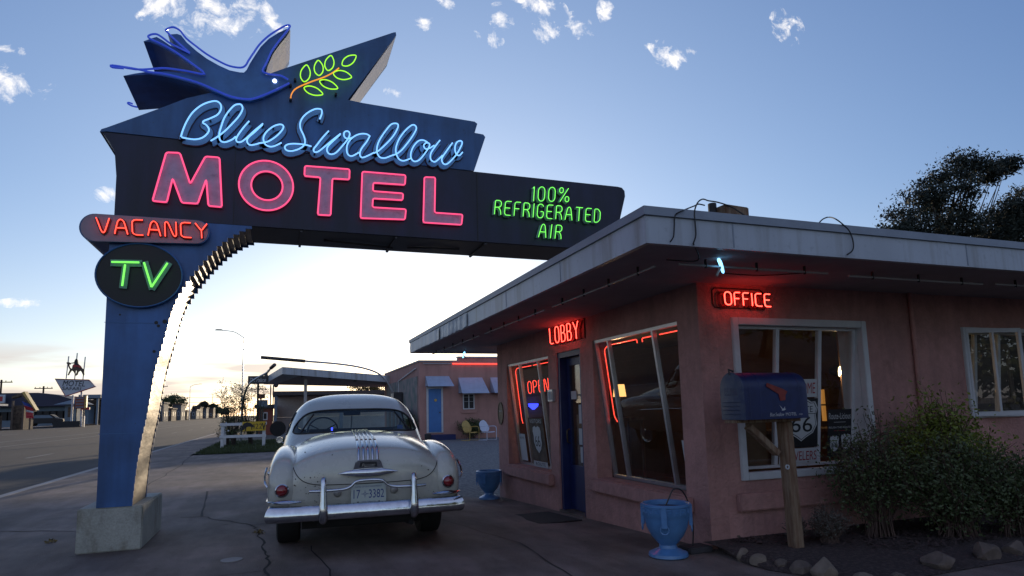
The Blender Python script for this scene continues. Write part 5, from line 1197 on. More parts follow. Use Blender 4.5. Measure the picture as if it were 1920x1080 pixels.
def rock(c, s_, m, seed):
    rnd = random.Random(seed); bm = bmesh.new(); bmesh.ops.create_icosphere(bm, subdivisions=3, radius=1)
    dirs = [Vector((rnd.gauss(0,1), rnd.gauss(0,1), rnd.gauss(0,1))).normalized() for _ in range(9)]; ds = [rnd.uniform(.55, .85) for _ in dirs]
    for v_ in bm.verts:
        p = v_.co.copy()
        for d, q in zip(dirs, ds):
            e = p.dot(d) - q
            if e > 0: p -= d * e
        v_.co = p
    b = MB(); bm.verts.index_update()
    b.add([Vector((c[0] + v_.co[0] * s_[0], c[1] + v_.co[1] * s_[1], c[2] + (v_.co[2] + .62) * s_[2])) for v_ in bm.verts], [tuple(v_.index for v_ in f.verts) for f in bm.faces]); bm.free()
    return b
ROCKS = [(1378, 1022, .085, .10, 'rock', 'brown rock leaning at the office corner'), (1372, 1000, .06, .05, 'rock', 'small tan rock on top of the corner rock'), (1396, 1052, .075, .065, 'rock2', 'tan angular rock, second from the office corner'), (1425, 1062, .08, .06, 'rock2', 'pale square rock, third from the office corner'),
         (1466, 1068, .07, .05, 'rock', 'dark rock below the mailbox post'), (1502, 1076, .10, .06, 'rock', 'rounded brown rock in front of the post'), (1548, 1084, .11, .095, 'rock2', 'pale pointed rock at the bottom edge, right of the post'), (1622, 1092, .09, .04, 'rock2', 'low pale rock at the bottom edge of the bed'),
         (1690, 1090, .07, .04, 'rock', 'small dark rock at the bottom edge of the bed'), (1765, 1066, .14, .08, 'rock', 'broad brown rock under the shrub'), (1850, 1050, .13, .09, 'rock', 'broad brown rock at the right end of the bed'), (1905, 1042, .10, .08, 'rock', 'last dark rock at the right edge of the photo')]
for i, (x, y, r_, h_, m, lb) in enumerate(ROCKS):
    p = PZ(x, y, .0); 
    if i == 1: p = PZ(1379, 1022); 
    z = -.01 if i != 1 else .135
    o = build(rock((p[0], p[1] + r_ * .1, z + .012), (r_ * 1.05, r_ * .9, h_ * 1.05), m, 30 + i), 'rock', m, smooth=18); tag(o, lb, 'rock', 'rocks edging the bed')
# mulch bed
bed = MB(); bp = [PZ(x, y) for x, y in ((1350, 1034), (1392, 1056), (1440, 1070), (1500, 1080), (1560, 1090), (1660, 1092), (1760, 1078), (1860, 1060), (1990, 1040))]
rg = []
for k, p in enumerate(bp):
    rg.append([Vector((p[0], lerp(p[1], YW - .002, t), .005 + .075 * math.sin(PI * min(1, t * 1.6 + .02) / 2) * (1 if k else .5))) for t in [j / 8 for j in range(9)]])
rg.append([Vector((15.9, q[1], q[2])) for q in rg[-1]])
bed.loft(rg, False, False); tag(build(bed, 'planting_bed', 'mulch', smooth=True, origin=(5, 4.9, 0)), kind='structure')
ch_ = MB()
for _ in range(2600):
    k = random.random() ** .8 * 4.6; x = 4.05 + k; 
    ymin = 4.3 + .25 * max(0, (4.5 - x)) ; 
    y = random.uniform(max(4.15, 5.2 - (x - 3.95) * .75) if x < 5.2 else 4.25, 5.3)
    l_ = random.uniform(.008, .03); w_ = l_ * random.uniform(.2, .5); a = random.uniform(0, PI); tl_ = random.uniform(-.5, .5)
    c = Vector((x, y, .088)); d = Vector((math.cos(a), math.sin(a), tl_)) * l_; e = Vector((-math.sin(a), math.cos(a), 0)) * w_
    ch_.add([c - d - e, c + d - e, c + d + e, c - d + e], [(0, 1, 2, 3)])
tag(build(ch_, 'bark_chips', 'chip', origin=(5, 4.9, 0)), 'loose bark chips over the bed', kind='stuff')

def shrub(name, lb, c, rx_, ry_, h_, nst, nlf, lsz, lm_, stem='twig', z0=.15, seed=1, lean=(0, 0), group=None, cat='shrub', flat=.5, clump=.085):
    rnd = random.Random(seed); r = empty(name, c, lb, cat, group); st = MB(); lf = MB(); tips = []
    for i in range(nst):
        a = rnd.uniform(0, 2 * PI); rr = rnd.random() ** .6; e = Vector((math.cos(a) * rx_ * rr + lean[0], math.sin(a) * ry_ * rr + lean[1], 0)); hh = h_ * (1 - .45 * rr * rr) * rnd.uniform(.78, 1.05)
        P = [Vector(c) + Vector((math.cos(a) * (.03 + rx_ * .28 * rr), math.sin(a) * (.03 + ry_ * .3 * rr), 0))]
        for k in range(1, 6):
            t = k / 5; P.append(Vector(c) + e * (t ** .8) + Vector((rnd.gauss(0, .02), rnd.gauss(0, .02), hh * t ** .9)))
        st.tube(P, [.007 * (1 - .13 * k) for k in range(6)], 4); tips.append(P)
        for k in range(3):
            q = P[rnd.randint(2, 4)]; d = Vector((rnd.gauss(0, 1), rnd.gauss(0, 1), rnd.uniform(.2, 1.2))).normalized() * h_ * rnd.uniform(.1, .24); st.tube([q, q + d * .5, q + d], [.004, .003, .002], 3); tips.append([q, q, q + d * .3, q + d * .6, q + d * .85, q + d])
    per = max(1, nlf // len(tips))
    for P in tips:
        for _ in range(per):
            t = z0 + (1 - z0) * rnd.random() ** .65; k = min(4, int(t * 5)); q = P[k].lerp(P[k + 1], t * 5 - k) + Vector((rnd.gauss(0, clump), rnd.gauss(0, clump), rnd.gauss(0, clump * .8)))
            a = Vector((rnd.gauss(0, 1), rnd.gauss(0, 1), rnd.gauss(.4, 1))).normalized(); b_ = a.orthogonal().normalized(); b_ = (b_ + a.cross(b_) * rnd.uniform(-1, 1)).normalized(); s_ = lsz * rnd.uniform(.6, 1.35)
            if q[1] > YW - .01 and q[0] > XW and c[1] < YW: q[1] = YW - .012 - rnd.random() * .05
            lf.add([q - a * s_, q + b_ * s_ * flat - a * s_ * .2, q + a * s_, q - b_ * s_ * flat - a * s_ * .2], [(0, 1, 2, 3)])
    build(st, 'stem', stem, r, origin=c); build(lf, 'foliage', lm_, r, origin=c); return r
shrub('sparse_shrub', 'sparse grey-green shrub with bare stems, right of the office window', (5.48, 4.80, .07), .52, .26, 1.22, 80, 5600, .018, 'leafA', 'twig', .12, 3)
shrub('bright_shrub', 'dense yellow-green bush below the side window', (6.55, 4.86, .07), .75, .36, 1.38, 90, 13500, .021, 'leafB', 'twig', .22, 5)
shrub('dark_shrub', 'dark green shrub filling the right edge of the photo', (6.15, 4.50, .07), .80, .30, .95, 80, 9500, .019, 'leafA', 'twig', .03, 8)
shrub('dark_shrub', 'low dark shrub at the lower right corner of the photo', (6.7, 4.35, .05), .7, .3, .85, 60, 8000, .018, 'leafA', 'twig', .02, 9)
shrub('lavender_clump', 'grey dried clump of lavender at the foot of the sparse shrub', (4.83, 4.78, .07), .22, .16, .36, 70, 3000, .012, 'leafC', 'twig', .2, 11, cat='plant', flat=.25, clump=.02)
shrub('lavender_clump', 'small grey dried tuft beside the mailbox post', (4.60, 4.95, .07), .12, .10, .28, 34, 1000, .012, 'leafC', 'twig', .2, 12, cat='plant', flat=.25, clump=.02)

# ------------------------------------------------------------------ trees
def tree(name, lb, base, hgt, crown_c, crown_r, lm_, nclump, per, lsz, seed, trunk_r=.25, group=None, parts=True, csz=.35, branches=14, squash=.6):
    rnd = random.Random(seed); base = Vector(base); r = empty(name, base, lb, 'tree', group)
    tk = MB(); top = base + Vector((rnd.uniform(-.4, .4), 0, hgt * .85)); P = [base + Vector((0, 0, -.1)), base.lerp(top, .3) + Vector((.1, 0, 0)), base.lerp(top, .6) + Vector((-.12, 0, 0)), top]
    tk.tube(P, [trunk_r, trunk_r * .8, trunk_r * .5, trunk_r * .15], 8)
    cl_ = []
    for i in range(nclump):
        while True:
            d = Vector((rnd.uniform(-1, 1), rnd.uniform(-1, 1), rnd.uniform(-1, 1)))
            if .25 < d.length < 1: break
        j = rnd.choice(range(len(crown_c))); c = Vector(crown_c[j]); cr_ = crown_r[j]
        cl_.append(c + Vector((d[0] * cr_[0], d[1] * cr_[1], d[2] * cr_[2])))
    for i in range(branches):
        q = rnd.choice(cl_); t = rnd.uniform(.3, .95); a = base.lerp(top, t); m_ = a.lerp(q, .5) + Vector((0, 0, rnd.uniform(-.3, .3))); tk.tube([a, m_, q], [trunk_r * .32, trunk_r * .2, trunk_r * .06], 5)
    build(tk, 'trunk', 'bark', r, origin=base)
    lf = MB()
    for q in cl_:
        s0 = csz * rnd.uniform(.6, 1.3)
        for _ in range(per):
            d = Vector((rnd.gauss(0, 1), rnd.gauss(0, 1), rnd.gauss(0, squash))) * s0 * .55; p = q + d
            a = Vector((rnd.gauss(0, 1), rnd.gauss(0, 1), rnd.gauss(.3, 1))).normalized(); b_ = a.orthogonal().normalized(); b_ = (b_ + a.cross(b_) * rnd.uniform(-1, 1)).normalized(); s_ = lsz * rnd.uniform(.6, 1.4)
            lf.add([p - a * s_, p + b_ * s_ * .5, p + a * s_, p - b_ * s_ * .5], [(0, 1, 2, 3)])
    build(lf, 'crown', lm_, r, origin=base); return r
YT_ = 20.0
def tp(x, y, dy=0): return PY(x, y, YT_ + dy)
cc = [tp(1700, 420), tp(1770, 360), tp(1790, 425), tp(1815, 310), tp(1725, 380), tp(1850, 420), tp(1680, 445), tp(1745, 440)]
k_ = YT_ / 1000.0
rr_ = [(3.0*k_*14, 1.2, 35*k_), (60*k_, 1.3, 45*k_), (60*k_, 1.4, 45*k_), (48*k_, 1.0, 28*k_), (45*k_, 1.1, 40*k_), (45*k_, 1.2, 45*k_), (35*k_, .9, 30*k_), (60*k_, 1.2, 45*k_)]
tree('juniper_tree', 'dark wide juniper behind the office roof, with sky through its crown', (tp(1775, 500)[0], YT_, 0), tp(1775, 330)[2], cc, rr_, 'leafD', 190, 120, .075, 21, .28, 'dark evergreens behind the office', csz=.50, branches=26)
cc = [tp(1885, 310, .2), tp(1860, 330, .2)]
tree('juniper_tree', 'thin leaning branchy juniper between the wide one and the photo edge', (tp(1800, 500)[0] + .5, YT_ + 1.2, 0), tp(1850, 350)[2], cc, [(34*k_, .5, 14*k_), (26*k_, .4, 12*k_)], 'leafD', 34, 90, .08, 22, .16, 'dark evergreens behind the office', csz=.42, branches=6)
cc = [tp(1900, 400, -1), tp(1950, 380, -1), tp(1880, 440, -1), tp(1930, 440, -1)]
tree('juniper_tree', 'dense dark juniper cut by the right edge of the photo', (tp(1940, 500)[0], YT_ - 1, 0), tp(1930, 390)[2], cc, [(48*k_, 1.2, 40*k_), (50*k_, 1.2, 40*k_), (40*k_, 1, 35*k_), (55*k_, 1, 35*k_)], 'leafD', 120, 130, .075, 23, .25, 'dark evergreens behind the office', csz=.6)
# a tree over the street verge behind the viewer: it is what darkens the office panes
tree('elm_tree', 'leafy tree across the yard, seen only reflected in the office window', (7.5, -9, 0), 7.0, [(7.5, -9, 4.9), (5.2, -9, 3.6), (9.8, -9.4, 3.8), (7.6, -9, 2.2)], [(2.4, 1.8, 1.6), (2, 1.6, 1.4), (2, 1.6, 1.5), (3, 1.8, 1.0)], 'leafA', 200, 90, .10, 25, .22, csz=.8)

tree('elm_tree', 'second leafy tree across the yard, reflected in the side window', (15.5, -6.5, 0), 7.0, [(15.5, -6.5, 4.9), (13.4, -6.5, 3.4), (17.6, -6.8, 3.8), (15.6, -6.5, 2.0)], [(2.4, 1.8, 1.6), (2, 1.6, 1.4), (2, 1.6, 1.5), (3, 1.8, 1.0)], 'leafA', 160, 80, .11, 26, .22, csz=.85)

# ------------------------------------------------------------------ motel wing beyond the court
YPK, XPK = 31.0, 6.42
wing = empty('motel_wing', (XPK, YPK, 0), 'pink motel wing with blue door and awnings beyond the gravel court', 'building')
ztop = 3.80
b = MB(); b.box(XPK, 24, YPK, YPK + .3, -.3, ztop); b.box(XPK, XPK + .3, YPK + .3, 42, -.3, ztop); b.box(XPK + .3, 24, 41.7, 42, -.3, ztop); b.box(23.7, 24, YPK + .3, 41.7, -.3, ztop)
build(b, 'wall', 'stucco2', wing)
build(MB().box(XPK + .3, 23.7, YPK + .3, 41.7, ztop - .25, ztop - .1), 'roof', 'roofing', wing)
b = MB(); b.box(XPK - .05, 8.38, YPK - .05, YPK + .35, ztop + .002, ztop + .07); b.box(XPK - .05, XPK + .35, YPK + .35, 42, ztop + .002, ztop + .07); build(b, 'coping', 'trim', wing)
build(MB().box(8.40, 24, YPK + .02, YPK + .3, ztop + .003, 4.0), 'parapet', 'stucco2', wing); build(MB().box(8.36, 24, YPK - .03, YPK + .33, 4.002, 4.07), 'coping', 'fascia', wing)
def pk(x, y, off=0): return PY(x, y, YPK - off)
d0, d1 = pk(803, 727), pk(828, 808)
fr = build(MB().box(d0[0] - .10, d1[0] + .08, YPK - .04, YPK - .002, .32, 2.55), 'door_frame', 'white', wing)
dd = build(MB().box(d0[0], d1[0] - .02, YPK - .075, YPK - .042, .36, 2.46), 'door', 'cabindoor', wing)
build(MB().disc((d0[0] + .34, YPK - .076, 1.9), .07, (0, -1, 0), .015, 12), 'door_ornament', 'yellow', dd); build(MB().disc((d1[0] - .10, YPK - .076, 1.3), .03, (0, -1, 0), .05, 10), 'handle', 'bronze', dd)
build(MB().box(6.75, 8.02, YPK - .75, YPK - .002, -.1, .24), 'step', 'doorblue', wing)
def awning(x0, x1, z0, z1, dep, flare):
    r = MB(); n = 6; rg = []
    for k in range(n + 1):
        t = k / n; y = YPK - .01 - dep * t; z = lerp(z1, z0, t); rg.append([Vector((x0 - flare * 0 * t, y, z)), Vector((x1 + flare * t * .5, y, z)), Vector((x1 + flare * t * .5, y - .02, z - .03)), Vector((x0, y - .02, z - .03))])
        rg.append([Vector((x0, y - .012, z - .012)), Vector((x1 + flare * t * .5, y - .012, z - .012)), Vector((x1 + flare * t * .5, y - .03, z - .045)), Vector((x0, y - .03, z - .045))])
    r.loft(rg); r.prism([(x0, YPK - .01, z1), (x0, YPK - .01, z0 - .02), (x0, YPK - .01 - dep, z0 - .02)], (.01, 0, 0)); r.prism([(x1, YPK - .01, z1), (x1, YPK - .01, z0 - .02), (x1 + .05, YPK - .01 - dep, z0 - .02)], (.01, 0, 0))
    return build(r, 'awning', 'awning', wing)
awning(6.72, 7.90, 2.60, 3.08, .6, .2); awning(8.38, 9.62, 2.24, 3.0, .7, .3); awning(10.05, 11.3, 2.24, 3.0, .7, .3)
w0, w1 = 8.60, 9.20
wf_ = build(MB().ring([(w0, YPK - .03, 1.42), (w1, YPK - .03, 1.42), (w1, YPK - .03, 2.2), (w0, YPK - .03, 2.2)], [(w0 + .05, YPK - .03, 1.47), (w1 - .05, YPK - .03, 1.47), (w1 - .05, YPK - .03, 2.15), (w0 + .05, YPK - .03, 2.15)], (0, .028, 0)), 'window', 'white', wing)
build(MB().box(w0 + .05, w1 - .05, YPK - .012, YPK - .004, 1.47, 2.15), 'pane', 'ink', wf_); build(MB().box(8.885, 8.93, YPK - .028, YPK - .013, 1.47, 2.15), 'mullion', 'white', wf_)
for z in (1.80, 2.02): build(MB().box(8.66, 9.14, YPK - .020, YPK - .013, z, z + .012), 'glazing_bar', 'white', wf_)
build(MB().box(8.5, 9.3, YPK - .06, YPK - .002, 1.24, 1.36), 'sill', 'stucco2', wing)
o = build(MB().tube([(6.6, YPK - .06, 3.70), (8.05, YPK - .06, 3.69)], .022, 6), 'wall_tube', 'n_off'); tag(o, 'unlit tube along the top of the pink wing', 'neon tube', 'tubes along the pink wing')
o = build(MB().tube([(8.08, YPK - .06, 3.69), (12.5, YPK - .06, 3.66)], .024, 6), 'wall_tube', 'n_red2'); tag(o, 'lit red tube along the top of the pink wing', 'neon tube', 'tubes along the pink wing')
# mural, fence and cooler on the street side of the wing
build(MB().box(XPK - .03, XPK - .002, YPK + .4, 41, .4, 3.1), 'mural', 'mural', wing)
b = MB().tube([(XPK - .06, 31.6, 3.5), (XPK - .06, 36.5, 3.1), (XPK - .06, 36.5, 1.6)], .03, 5); build(b, 'wall_pipe', 'white', wing)
ac = empty('air_cooler', (XPK - .35, 35.5, 1.9), 'boxy window air cooler on the street side of the pink wing', 'air cooler')
build(MB().box(XPK - .55, XPK - .05, 35.2, 36.1, 1.75, 2.45), 'housing', 'darksteel', ac, bevel=.02)
for i in range(6): build(MB().box(XPK - .56, XPK - .552, 35.25 + .14 * i, 35.33 + .14 * i, 1.8, 2.4), 'louvre', 'alum', ac)
fb_ = empty('board_fence', (XPK - .4, 33, 0), 'weathered board fence against the street side of the pink wing', 'fence')
for i in range(17): build(MB().box(XPK - .42 + random.uniform(-.02, .02), XPK - .38, 31.5 + i * .42, 31.88 + i * .42, -.05, 1.55 + random.uniform(-.08, .06)), 'board', ('mural', 'wood', 'farwall2')[i % 3], fb_)
shrub('wall_shrub', 'dark shrub against the pink wing behind the yellow chair', (8.85, 30.6, 0), .95, .3, 1.05, 40, 4200, .035, 'leafA', 'twig', .05, 31)
shrub('corner_shrub', 'dark shrub at the street corner of the pink wing', (6.0, 31.2, 0), .5, .5, 1.3, 30, 2500, .035, 'leafA', 'twig', .05, 32)
# shell-back metal chairs
def metal_chair(m, lb, loc, rz):
    r = empty('lawn_chair', (0, 0, 0), lb, 'chair', 'metal lawn chairs on the court')
    W[r.name] = Vector((0, 0, 0))
    sh = []
    for k in range(25):
        a = PI * 1.15 * k / 24 - PI * .075; x = .29 * math.cos(a) * (1.0 + .08 * math.cos(5 * a)); z = .58 + .34 * math.sin(a) * (1.0 + .03 * math.cos(9 * a)); sh.append((x, z))
    sh += [(-.20, .40), (.20, .40)]
    build(MB().prism([(x, .16 + (z - .4) * .3, z) for x, z in sh], (0, .018, 0)), 'backrest', m, r, bevel=.004)
    build(MB().loft([[Vector((x, y, .40 - .03 * math.cos(x * 5) + y * -.06 + dz)) for x in (-.24, -.12, 0, .12, .24)] + [Vector((x, y, .385 - .03 * math.cos(x * 5) + y * -.06 + dz)) for x in (.24, .12, 0, -.12, -.24)] for y, dz in ((-.24, -.02), (-.2, 0), (0, 0), (.17, 0))]), 'seat', m, r, smooth=40)
    for sx in (-1, 1):
        build(MB().tube(catmull([(sx * .27, .22, .62), (sx * .29, .05, .64), (sx * .30, -.18, .63), (sx * .30, -.27, .55), (sx * .30, -.27, .3), (sx * .30, -.27, .05), (sx * .29, -.20, .015), (sx * .28, .1, .012), (sx * .27, .33, .012)], 4), .016, 6), 'arm_frame', m, r, smooth=60)
    build(MB().tube([(-.27, .33, .012), (.27, .33, .012)], .016, 6), 'rear_rail', m, r); build(MB().tube([(-.29, -.05, .36), (.29, -.05, .36)], .014, 6), 'cross_rail', m, r)
    r.location = loc; r.rotation_euler = (0, 0, rz); return r
metal_chair('yellow', 'yellow shell-back metal chair by the pink wing', (8.35, 28.9, -.02), .5)
metal_chair('chairwhite', 'white shell-back metal chair next to the yellow one', (9.1, 28.6, -.02), .45)
o = build(MB().lathe([(.10, 0), (.14, .05), (.16, .3), (.13, .32)], (6.62, 30.1, 0), 14), 'pot', 'darksteel', smooth=40); tag(o, 'dark pot beside the blue step of the pink wing', 'pot')

# ------------------------------------------------------------------ beyond: verge, white fence, canopies, far side of the street
gp = [(357, 852), (385, 826), (413, 820), (560, 822), (560, 850), (505, 853)]
G_ = [PZ(x, y) for x, y in gp]
GX0, GX1, GY0, GY1 = -2.98, -.12, 26.05, 40
b = MB(); b.add([(GX0, 26.9, .012), (GX0 + .5, GY0, .012), (GX1 + 2.6, GY0, .012), (GX1 + 2.6, GY1, .012), (GX0, GY1, .012)], [(0, 1, 2, 3, 4)]); tag(build(b, 'verge', 'grass', origin=(0, 0, 0)), kind='structure')
b = MB()
for _ in range(9000):
    x = random.uniform(GX0 + .05, 1.5); y = 26.1 + random.random() ** 1.5 * 12; h_ = random.uniform(.04, .13); a = random.uniform(0, PI); d = Vector((math.cos(a), math.sin(a), 0)) * .014; l_ = Vector((random.gauss(0, .03), random.gauss(0, .03), h_))
    if x < GX0 + .5 and y < 26.9 - (x - GX0) * 1.7: continue
    b.add([Vector((x, y, .01)) - d, Vector((x, y, .01)) + d, Vector((x, y, .01)) + l_], [(0, 1, 2)])
tag(build(b, 'grass', 'grass', origin=(0, 0, 0)), 'rough grass on the verge round the white fence', kind='stuff')
YF = 31.2
def pf_(x, y): return PY(x, y, YF)
wf = empty('white_fence', (pf_(413, 838)[0], YF, 0), 'low white two-rail fence on the grass beside the street', 'fence')
fx0, fx1 = pf_(415, 800)[0], pf_(497, 800)[0]
for x in (fx0 + .05, fx1 - .05): build(MB().box(x - .06, x + .06, YF - .06, YF + .06, -.02, 1.08), 'post', 'white', wf)
for z in (.42, .95): build(MB().box(fx0 - .05, fx1 + .05, YF - .10, YF - .062, z, z + .12), 'rail', 'white', wf)
for x in (fx0 + .05, fx1 - .05): build(MB().box(x - .05, x + .05, YF + 1.5, YF + 1.6, -.02, 1.05), 'post', 'white', wf)
build(MB().box(fx0 - .05, fx1 + .05, YF + 1.46, YF + 1.498, .95, 1.07), 'rail', 'white', wf)
s0, s1 = pf_(455, 791), pf_(498, 807)
bn = build(MB().box(s0[0], s1[0], YF - .125, YF - .102, s1[2], s0[2]), 'fence_banner', 'bannery'); tag(bn, 'yellow banner with a black buffalo on the white fence', 'banner')
zc_ = (s0[2] + s1[2]) / 2
build(word(MB(), '422', (lerp(s0[0], s1[0], .62), YF - .128, zc_), (1, 0, 0), (0, 0, 1), .44, .22), 'lettering', 'ink', bn)
build(MB().prism([(lerp(s0[0], s1[0], .92) + a * .09, YF - .129, zc_ + z * .13) for a, z in ((-1, 1), (-.5, 1), (0, -.2), (.5, 1), (1, 1), (.3, -.6), (.3, -1.2), (-.3, -1.2), (-.3, -.6))], (0, .002, 0)), 'emblem', 'ink', bn)
build(MB().prism([(s0[0] + .22 + a * .26, YF - .129, zc_ + .02 + z * .22) for a, z in ((-1, -.9), (-.9, -.1), (-.6, .55), (-.1, .75), (.4, .6), (.8, .2), (1, -.3), (.75, -.2), (.7, -.8), (.6, -.8), (.55, -.2), (.1, -.15), (-.2, -.3), (-.3, -1.0), (-.45, -1.0), (-.45, -.5), (-.7, -.9))], (0, .002, 0)), 'buffalo', 'ink', bn)
for i, (x, y) in enumerate(((418, 796), (424, 794), (419, 812), (428, 808))):
    p = pf_(x, y); o = build(MB().dome(p + Vector((0, .05, 0)), .045, (0, -1, .3), .05), 'globe_light', 'paper', smooth=True); tag(o, 'small round white ornament at the left end of the white fence', 'ornament', 'white ornaments on the fence')
# bare young trees behind the fence
def bare(name, lb, base, h_, wd, n, seed, leaf=None, nl=0):
    rnd = random.Random(seed); r = empty(name, base, lb, 'tree', 'bare saplings behind the white fence'); b = MB(); tips = []
    for i in range(n):
        a = rnd.uniform(0, 2 * PI); P = [Vector(base) + Vector((rnd.gauss(0, .06), rnd.gauss(0, .06), 0))]; d = Vector((math.cos(a) * wd, math.sin(a) * wd, h_)) * rnd.uniform(.75, 1)
        for k in range(1, 6): P.append(Vector(base) + d * (k / 5) + Vector((rnd.gauss(0, .05), rnd.gauss(0, .05), 0)))
        b.tube(P, [.030, .024, .018, .013, .009, .005], 4)
        for k in range(9):
            q = P[rnd.randint(1, 5)]; e = Vector((rnd.gauss(0, 1), rnd.gauss(0, .6), rnd.uniform(.3, 1.3))).normalized() * rnd.uniform(.2, .55); b.tube([q, q + e * .5 + Vector((0, 0, .03)), q + e], [.009, .006, .003], 3); tips.append(q + e)
            for j in range(3):
                g = q + e * rnd.uniform(.4, 1); f_ = Vector((rnd.gauss(0, 1), rnd.gauss(0, .6), rnd.uniform(0, 1))).normalized() * rnd.uniform(.1, .26); b.tube([g, g + f_], [.005, .003], 3); tips.append(g + f_)
    build(b, 'trunk', 'bark', r, origin=base)
    lf = MB()
    for q in tips:
        for _ in range(nl):
            p = q + Vector((rnd.gauss(0, .05), rnd.gauss(0, .05), rnd.gauss(0, .05))); a = Vector((rnd.gauss(0, 1), rnd.gauss(0, 1), rnd.gauss(0, 1))).normalized(); c_ = a.orthogonal().normalized(); s_ = .03
            lf.add([p - a * s_, p + c_ * s_ * .6, p + a * s_, p - c_ * s_ * .6], [(0, 1, 2, 3)])
    build(lf, 'leaves', leaf or 'twig', r, origin=base)
p = PY(438, 800, 32.6); bare('sapling', 'bare many-stemmed sapling behind the left of the white fence', (p[0], 32.6, 0), 2.6, .6, 13, 41, 'leafA', 5)
p = PY(470, 800, 33.4); bare('sapling', 'bare sapling between the street lamp and the dark sign', (p[0], 33.4, 0), 2.7, .6, 13, 42, 'leafA', 5)
p = PY(426, 800, 33.6); bare('sapling', 'thin sapling at the street end of the white fence', (p[0], 33.6, 0), 2.2, .45, 7, 43, 'leafA', 4)
# gooseneck lamps over the old station court
def goose(name, lb, pts, Y0, Y1, r_, basez=0):
    n = len(pts); P = [PY(x, y, lerp(Y0, Y1, i / (n - 1))) for i, (x, y) in enumerate(pts)]; P[0][2] = basez
    r = empty(name, tuple(P[0]), lb, 'street light', 'curved lamp arms before the canopy'); C_ = catmull(P, 5)
    build(MB().tube(C_[:-5], r_, 8), 'pole', 'alum', r, smooth=60); build(MB().tube([P[-2], P[-1]], r_ * 1.7, 8), 'lamp_tube', 'darksteel', r, smooth=60)
goose('curved_lamp', 'long curved lamp arm reaching left above the white car', [(744, 812), (742, 760), (733, 728), (715, 704), (685, 691), (640, 683), (572, 677), (489, 670)], 37, 37, .055)
goose('curved_lamp', 'curved lamp arm bending over the dark street sign', [(452, 800), (455, 765), (459, 738), (467, 721), (482, 709), (500, 699), (508, 690), (515, 684)], 37, 33, .05)
# big canopy
YC = 40.0
cnr, lft, rgt = PY(529.5, 688, YC), PZ(493, 706, 3.95), PY(742, 705, YC)
z0 = cnr[2]
def cpz(x): return lerp(cnr[2], rgt[2], (x - cnr[0]) / (rgt[0] - cnr[0]))
cpy = empty('station_canopy', (cnr[0] + 2, YC + 4, 0), 'big flat pale canopy of a former filling station beyond the car', 'canopy')
A_ = [Vector((cnr[0], YC, z0)), Vector((rgt[0] + 2.5, YC, cpz(rgt[0] + 2.5))), Vector((rgt[0] + 2.5, YC + 3.6, cpz(rgt[0] + 2.5))), Vector((lft[0], YC + 8.5, 3.95))]
b = MB().prism([p + Vector((0, 0, -.42)) for p in A_], (0, 0, .42)); build(b, 'canopy_roof', 'fascia', cpy)
b = MB().prism([p + Vector((0, 0, -.43)) for p in [A_[0] + Vector((.15, .15, 0)), A_[1] + Vector((-.1, .15, 0)), A_[2] + Vector((-.1, -.15, 0)), A_[3] + Vector((.2, -.1, 0))]], (0, 0, .008)); build(b, 'canopy_underside', 'soffit', cpy)
for x in (573, 738): p = PY(x, 720, YC + 2); build(MB().box(p[0] - .09, p[0] + .09, YC + 1.9, YC + 2.1, 0, cpz(p[0]) - .43), 'post', 'greyside', cpy)
for x in (1.2, 2.8, 4.3): build(MB().box(x, x + .15, YC + .3, YC + .6, cpz(x) - .50, cpz(x) - .435), 'lamp_fitting', 'darksteel', cpy)
# low building and carport under it
YL_ = 52
cp2 = empty('carport', (PY(515, 760, YL_)[0], YL_, 0), 'low dark-roofed carport with a pale panel beyond the car', 'carport')
a, c = PY(511, 734, YL_), PY(702, 737, YL_)
build(MB().box(a[0], c[0] + 2.5, YL_, YL_ + 6, a[2] - .28, a[2]), 'roof', 'darksteel', cp2)
for x in (517, 640): p = PY(x, 760, YL_ + .3); build(MB().box(p[0] - .12, p[0] + .12, YL_ + .2, YL_ + .44, 0, a[2] - .28), 'post', 'farwall', cp2)
p0, p1 = PY(519, 742, YL_ + 5), PY(640, 800, YL_ + 5); build(MB().box(p0[0], c[0] + 2.4, YL_ + 5, YL_ + 5.2, 1.15, p0[2]), 'panel', 'white', cp2); build(MB().box(p0[0], c[0] + 2.4, YL_ + 4.98, YL_ + 5.2, 0, 1.14), 'board_wall', 'signwhite', cp2)
def block(name, lb, x0, x1, ytop, Y, dep, wall_m, roof_m, cat='building', nwin=2, group=None, over=.25, base=None, para=0.0, door=True):
    a, c = PY(x0, ytop, Y), PY(x1, ytop, Y); g = gz(a[0], Y) if base is None else base; z = max(a[2], g + 2.2)
    r = empty(name, (a[0], Y, g), lb, cat, group)
    build(MB().box(a[0], c[0], Y, Y + dep, g - .4, z - .3), 'wall', wall_m, r)
    build(MB().box(a[0] - over, c[0] + over, Y - over, Y + dep + over, z - .298, z), 'roof', roof_m, r)
    wd = c[0] - a[0]
    for i in range(nwin):
        xw = a[0] + wd * (i + .5 + (.25 if door else 0)) / (nwin + (.5 if door else 0)); ww = min(1.4, wd / (nwin + 1) * .7)
        wn = build(MB().box(xw - ww / 2, xw + ww / 2, Y - .05, Y - .002, g + 1.0, g + min(2.1, z - g - .6)), 'window', 'white', r); build(MB().box(xw - ww / 2 + .08, xw + ww / 2 - .08, Y - .07, Y - .052, g + 1.08, g + min(2.02, z - g - .68)), 'pane', 'ink', wn)
    if door: build(MB().box(a[0] + wd * .06, a[0] + wd * .06 + 1.0, Y - .05, Y - .002, g - .1, g + 2.0), 'door', 'roomdark', r)
    # side windows on the street side
    for k in range(2):
        yy_ = Y + dep * (.3 + .4 * k); build(MB().box(c[0] + .002, c[0] + .05, yy_ - .6, yy_ + .6, g + .9, g + 1.9), 'side_window', 'ink', r)
    return r
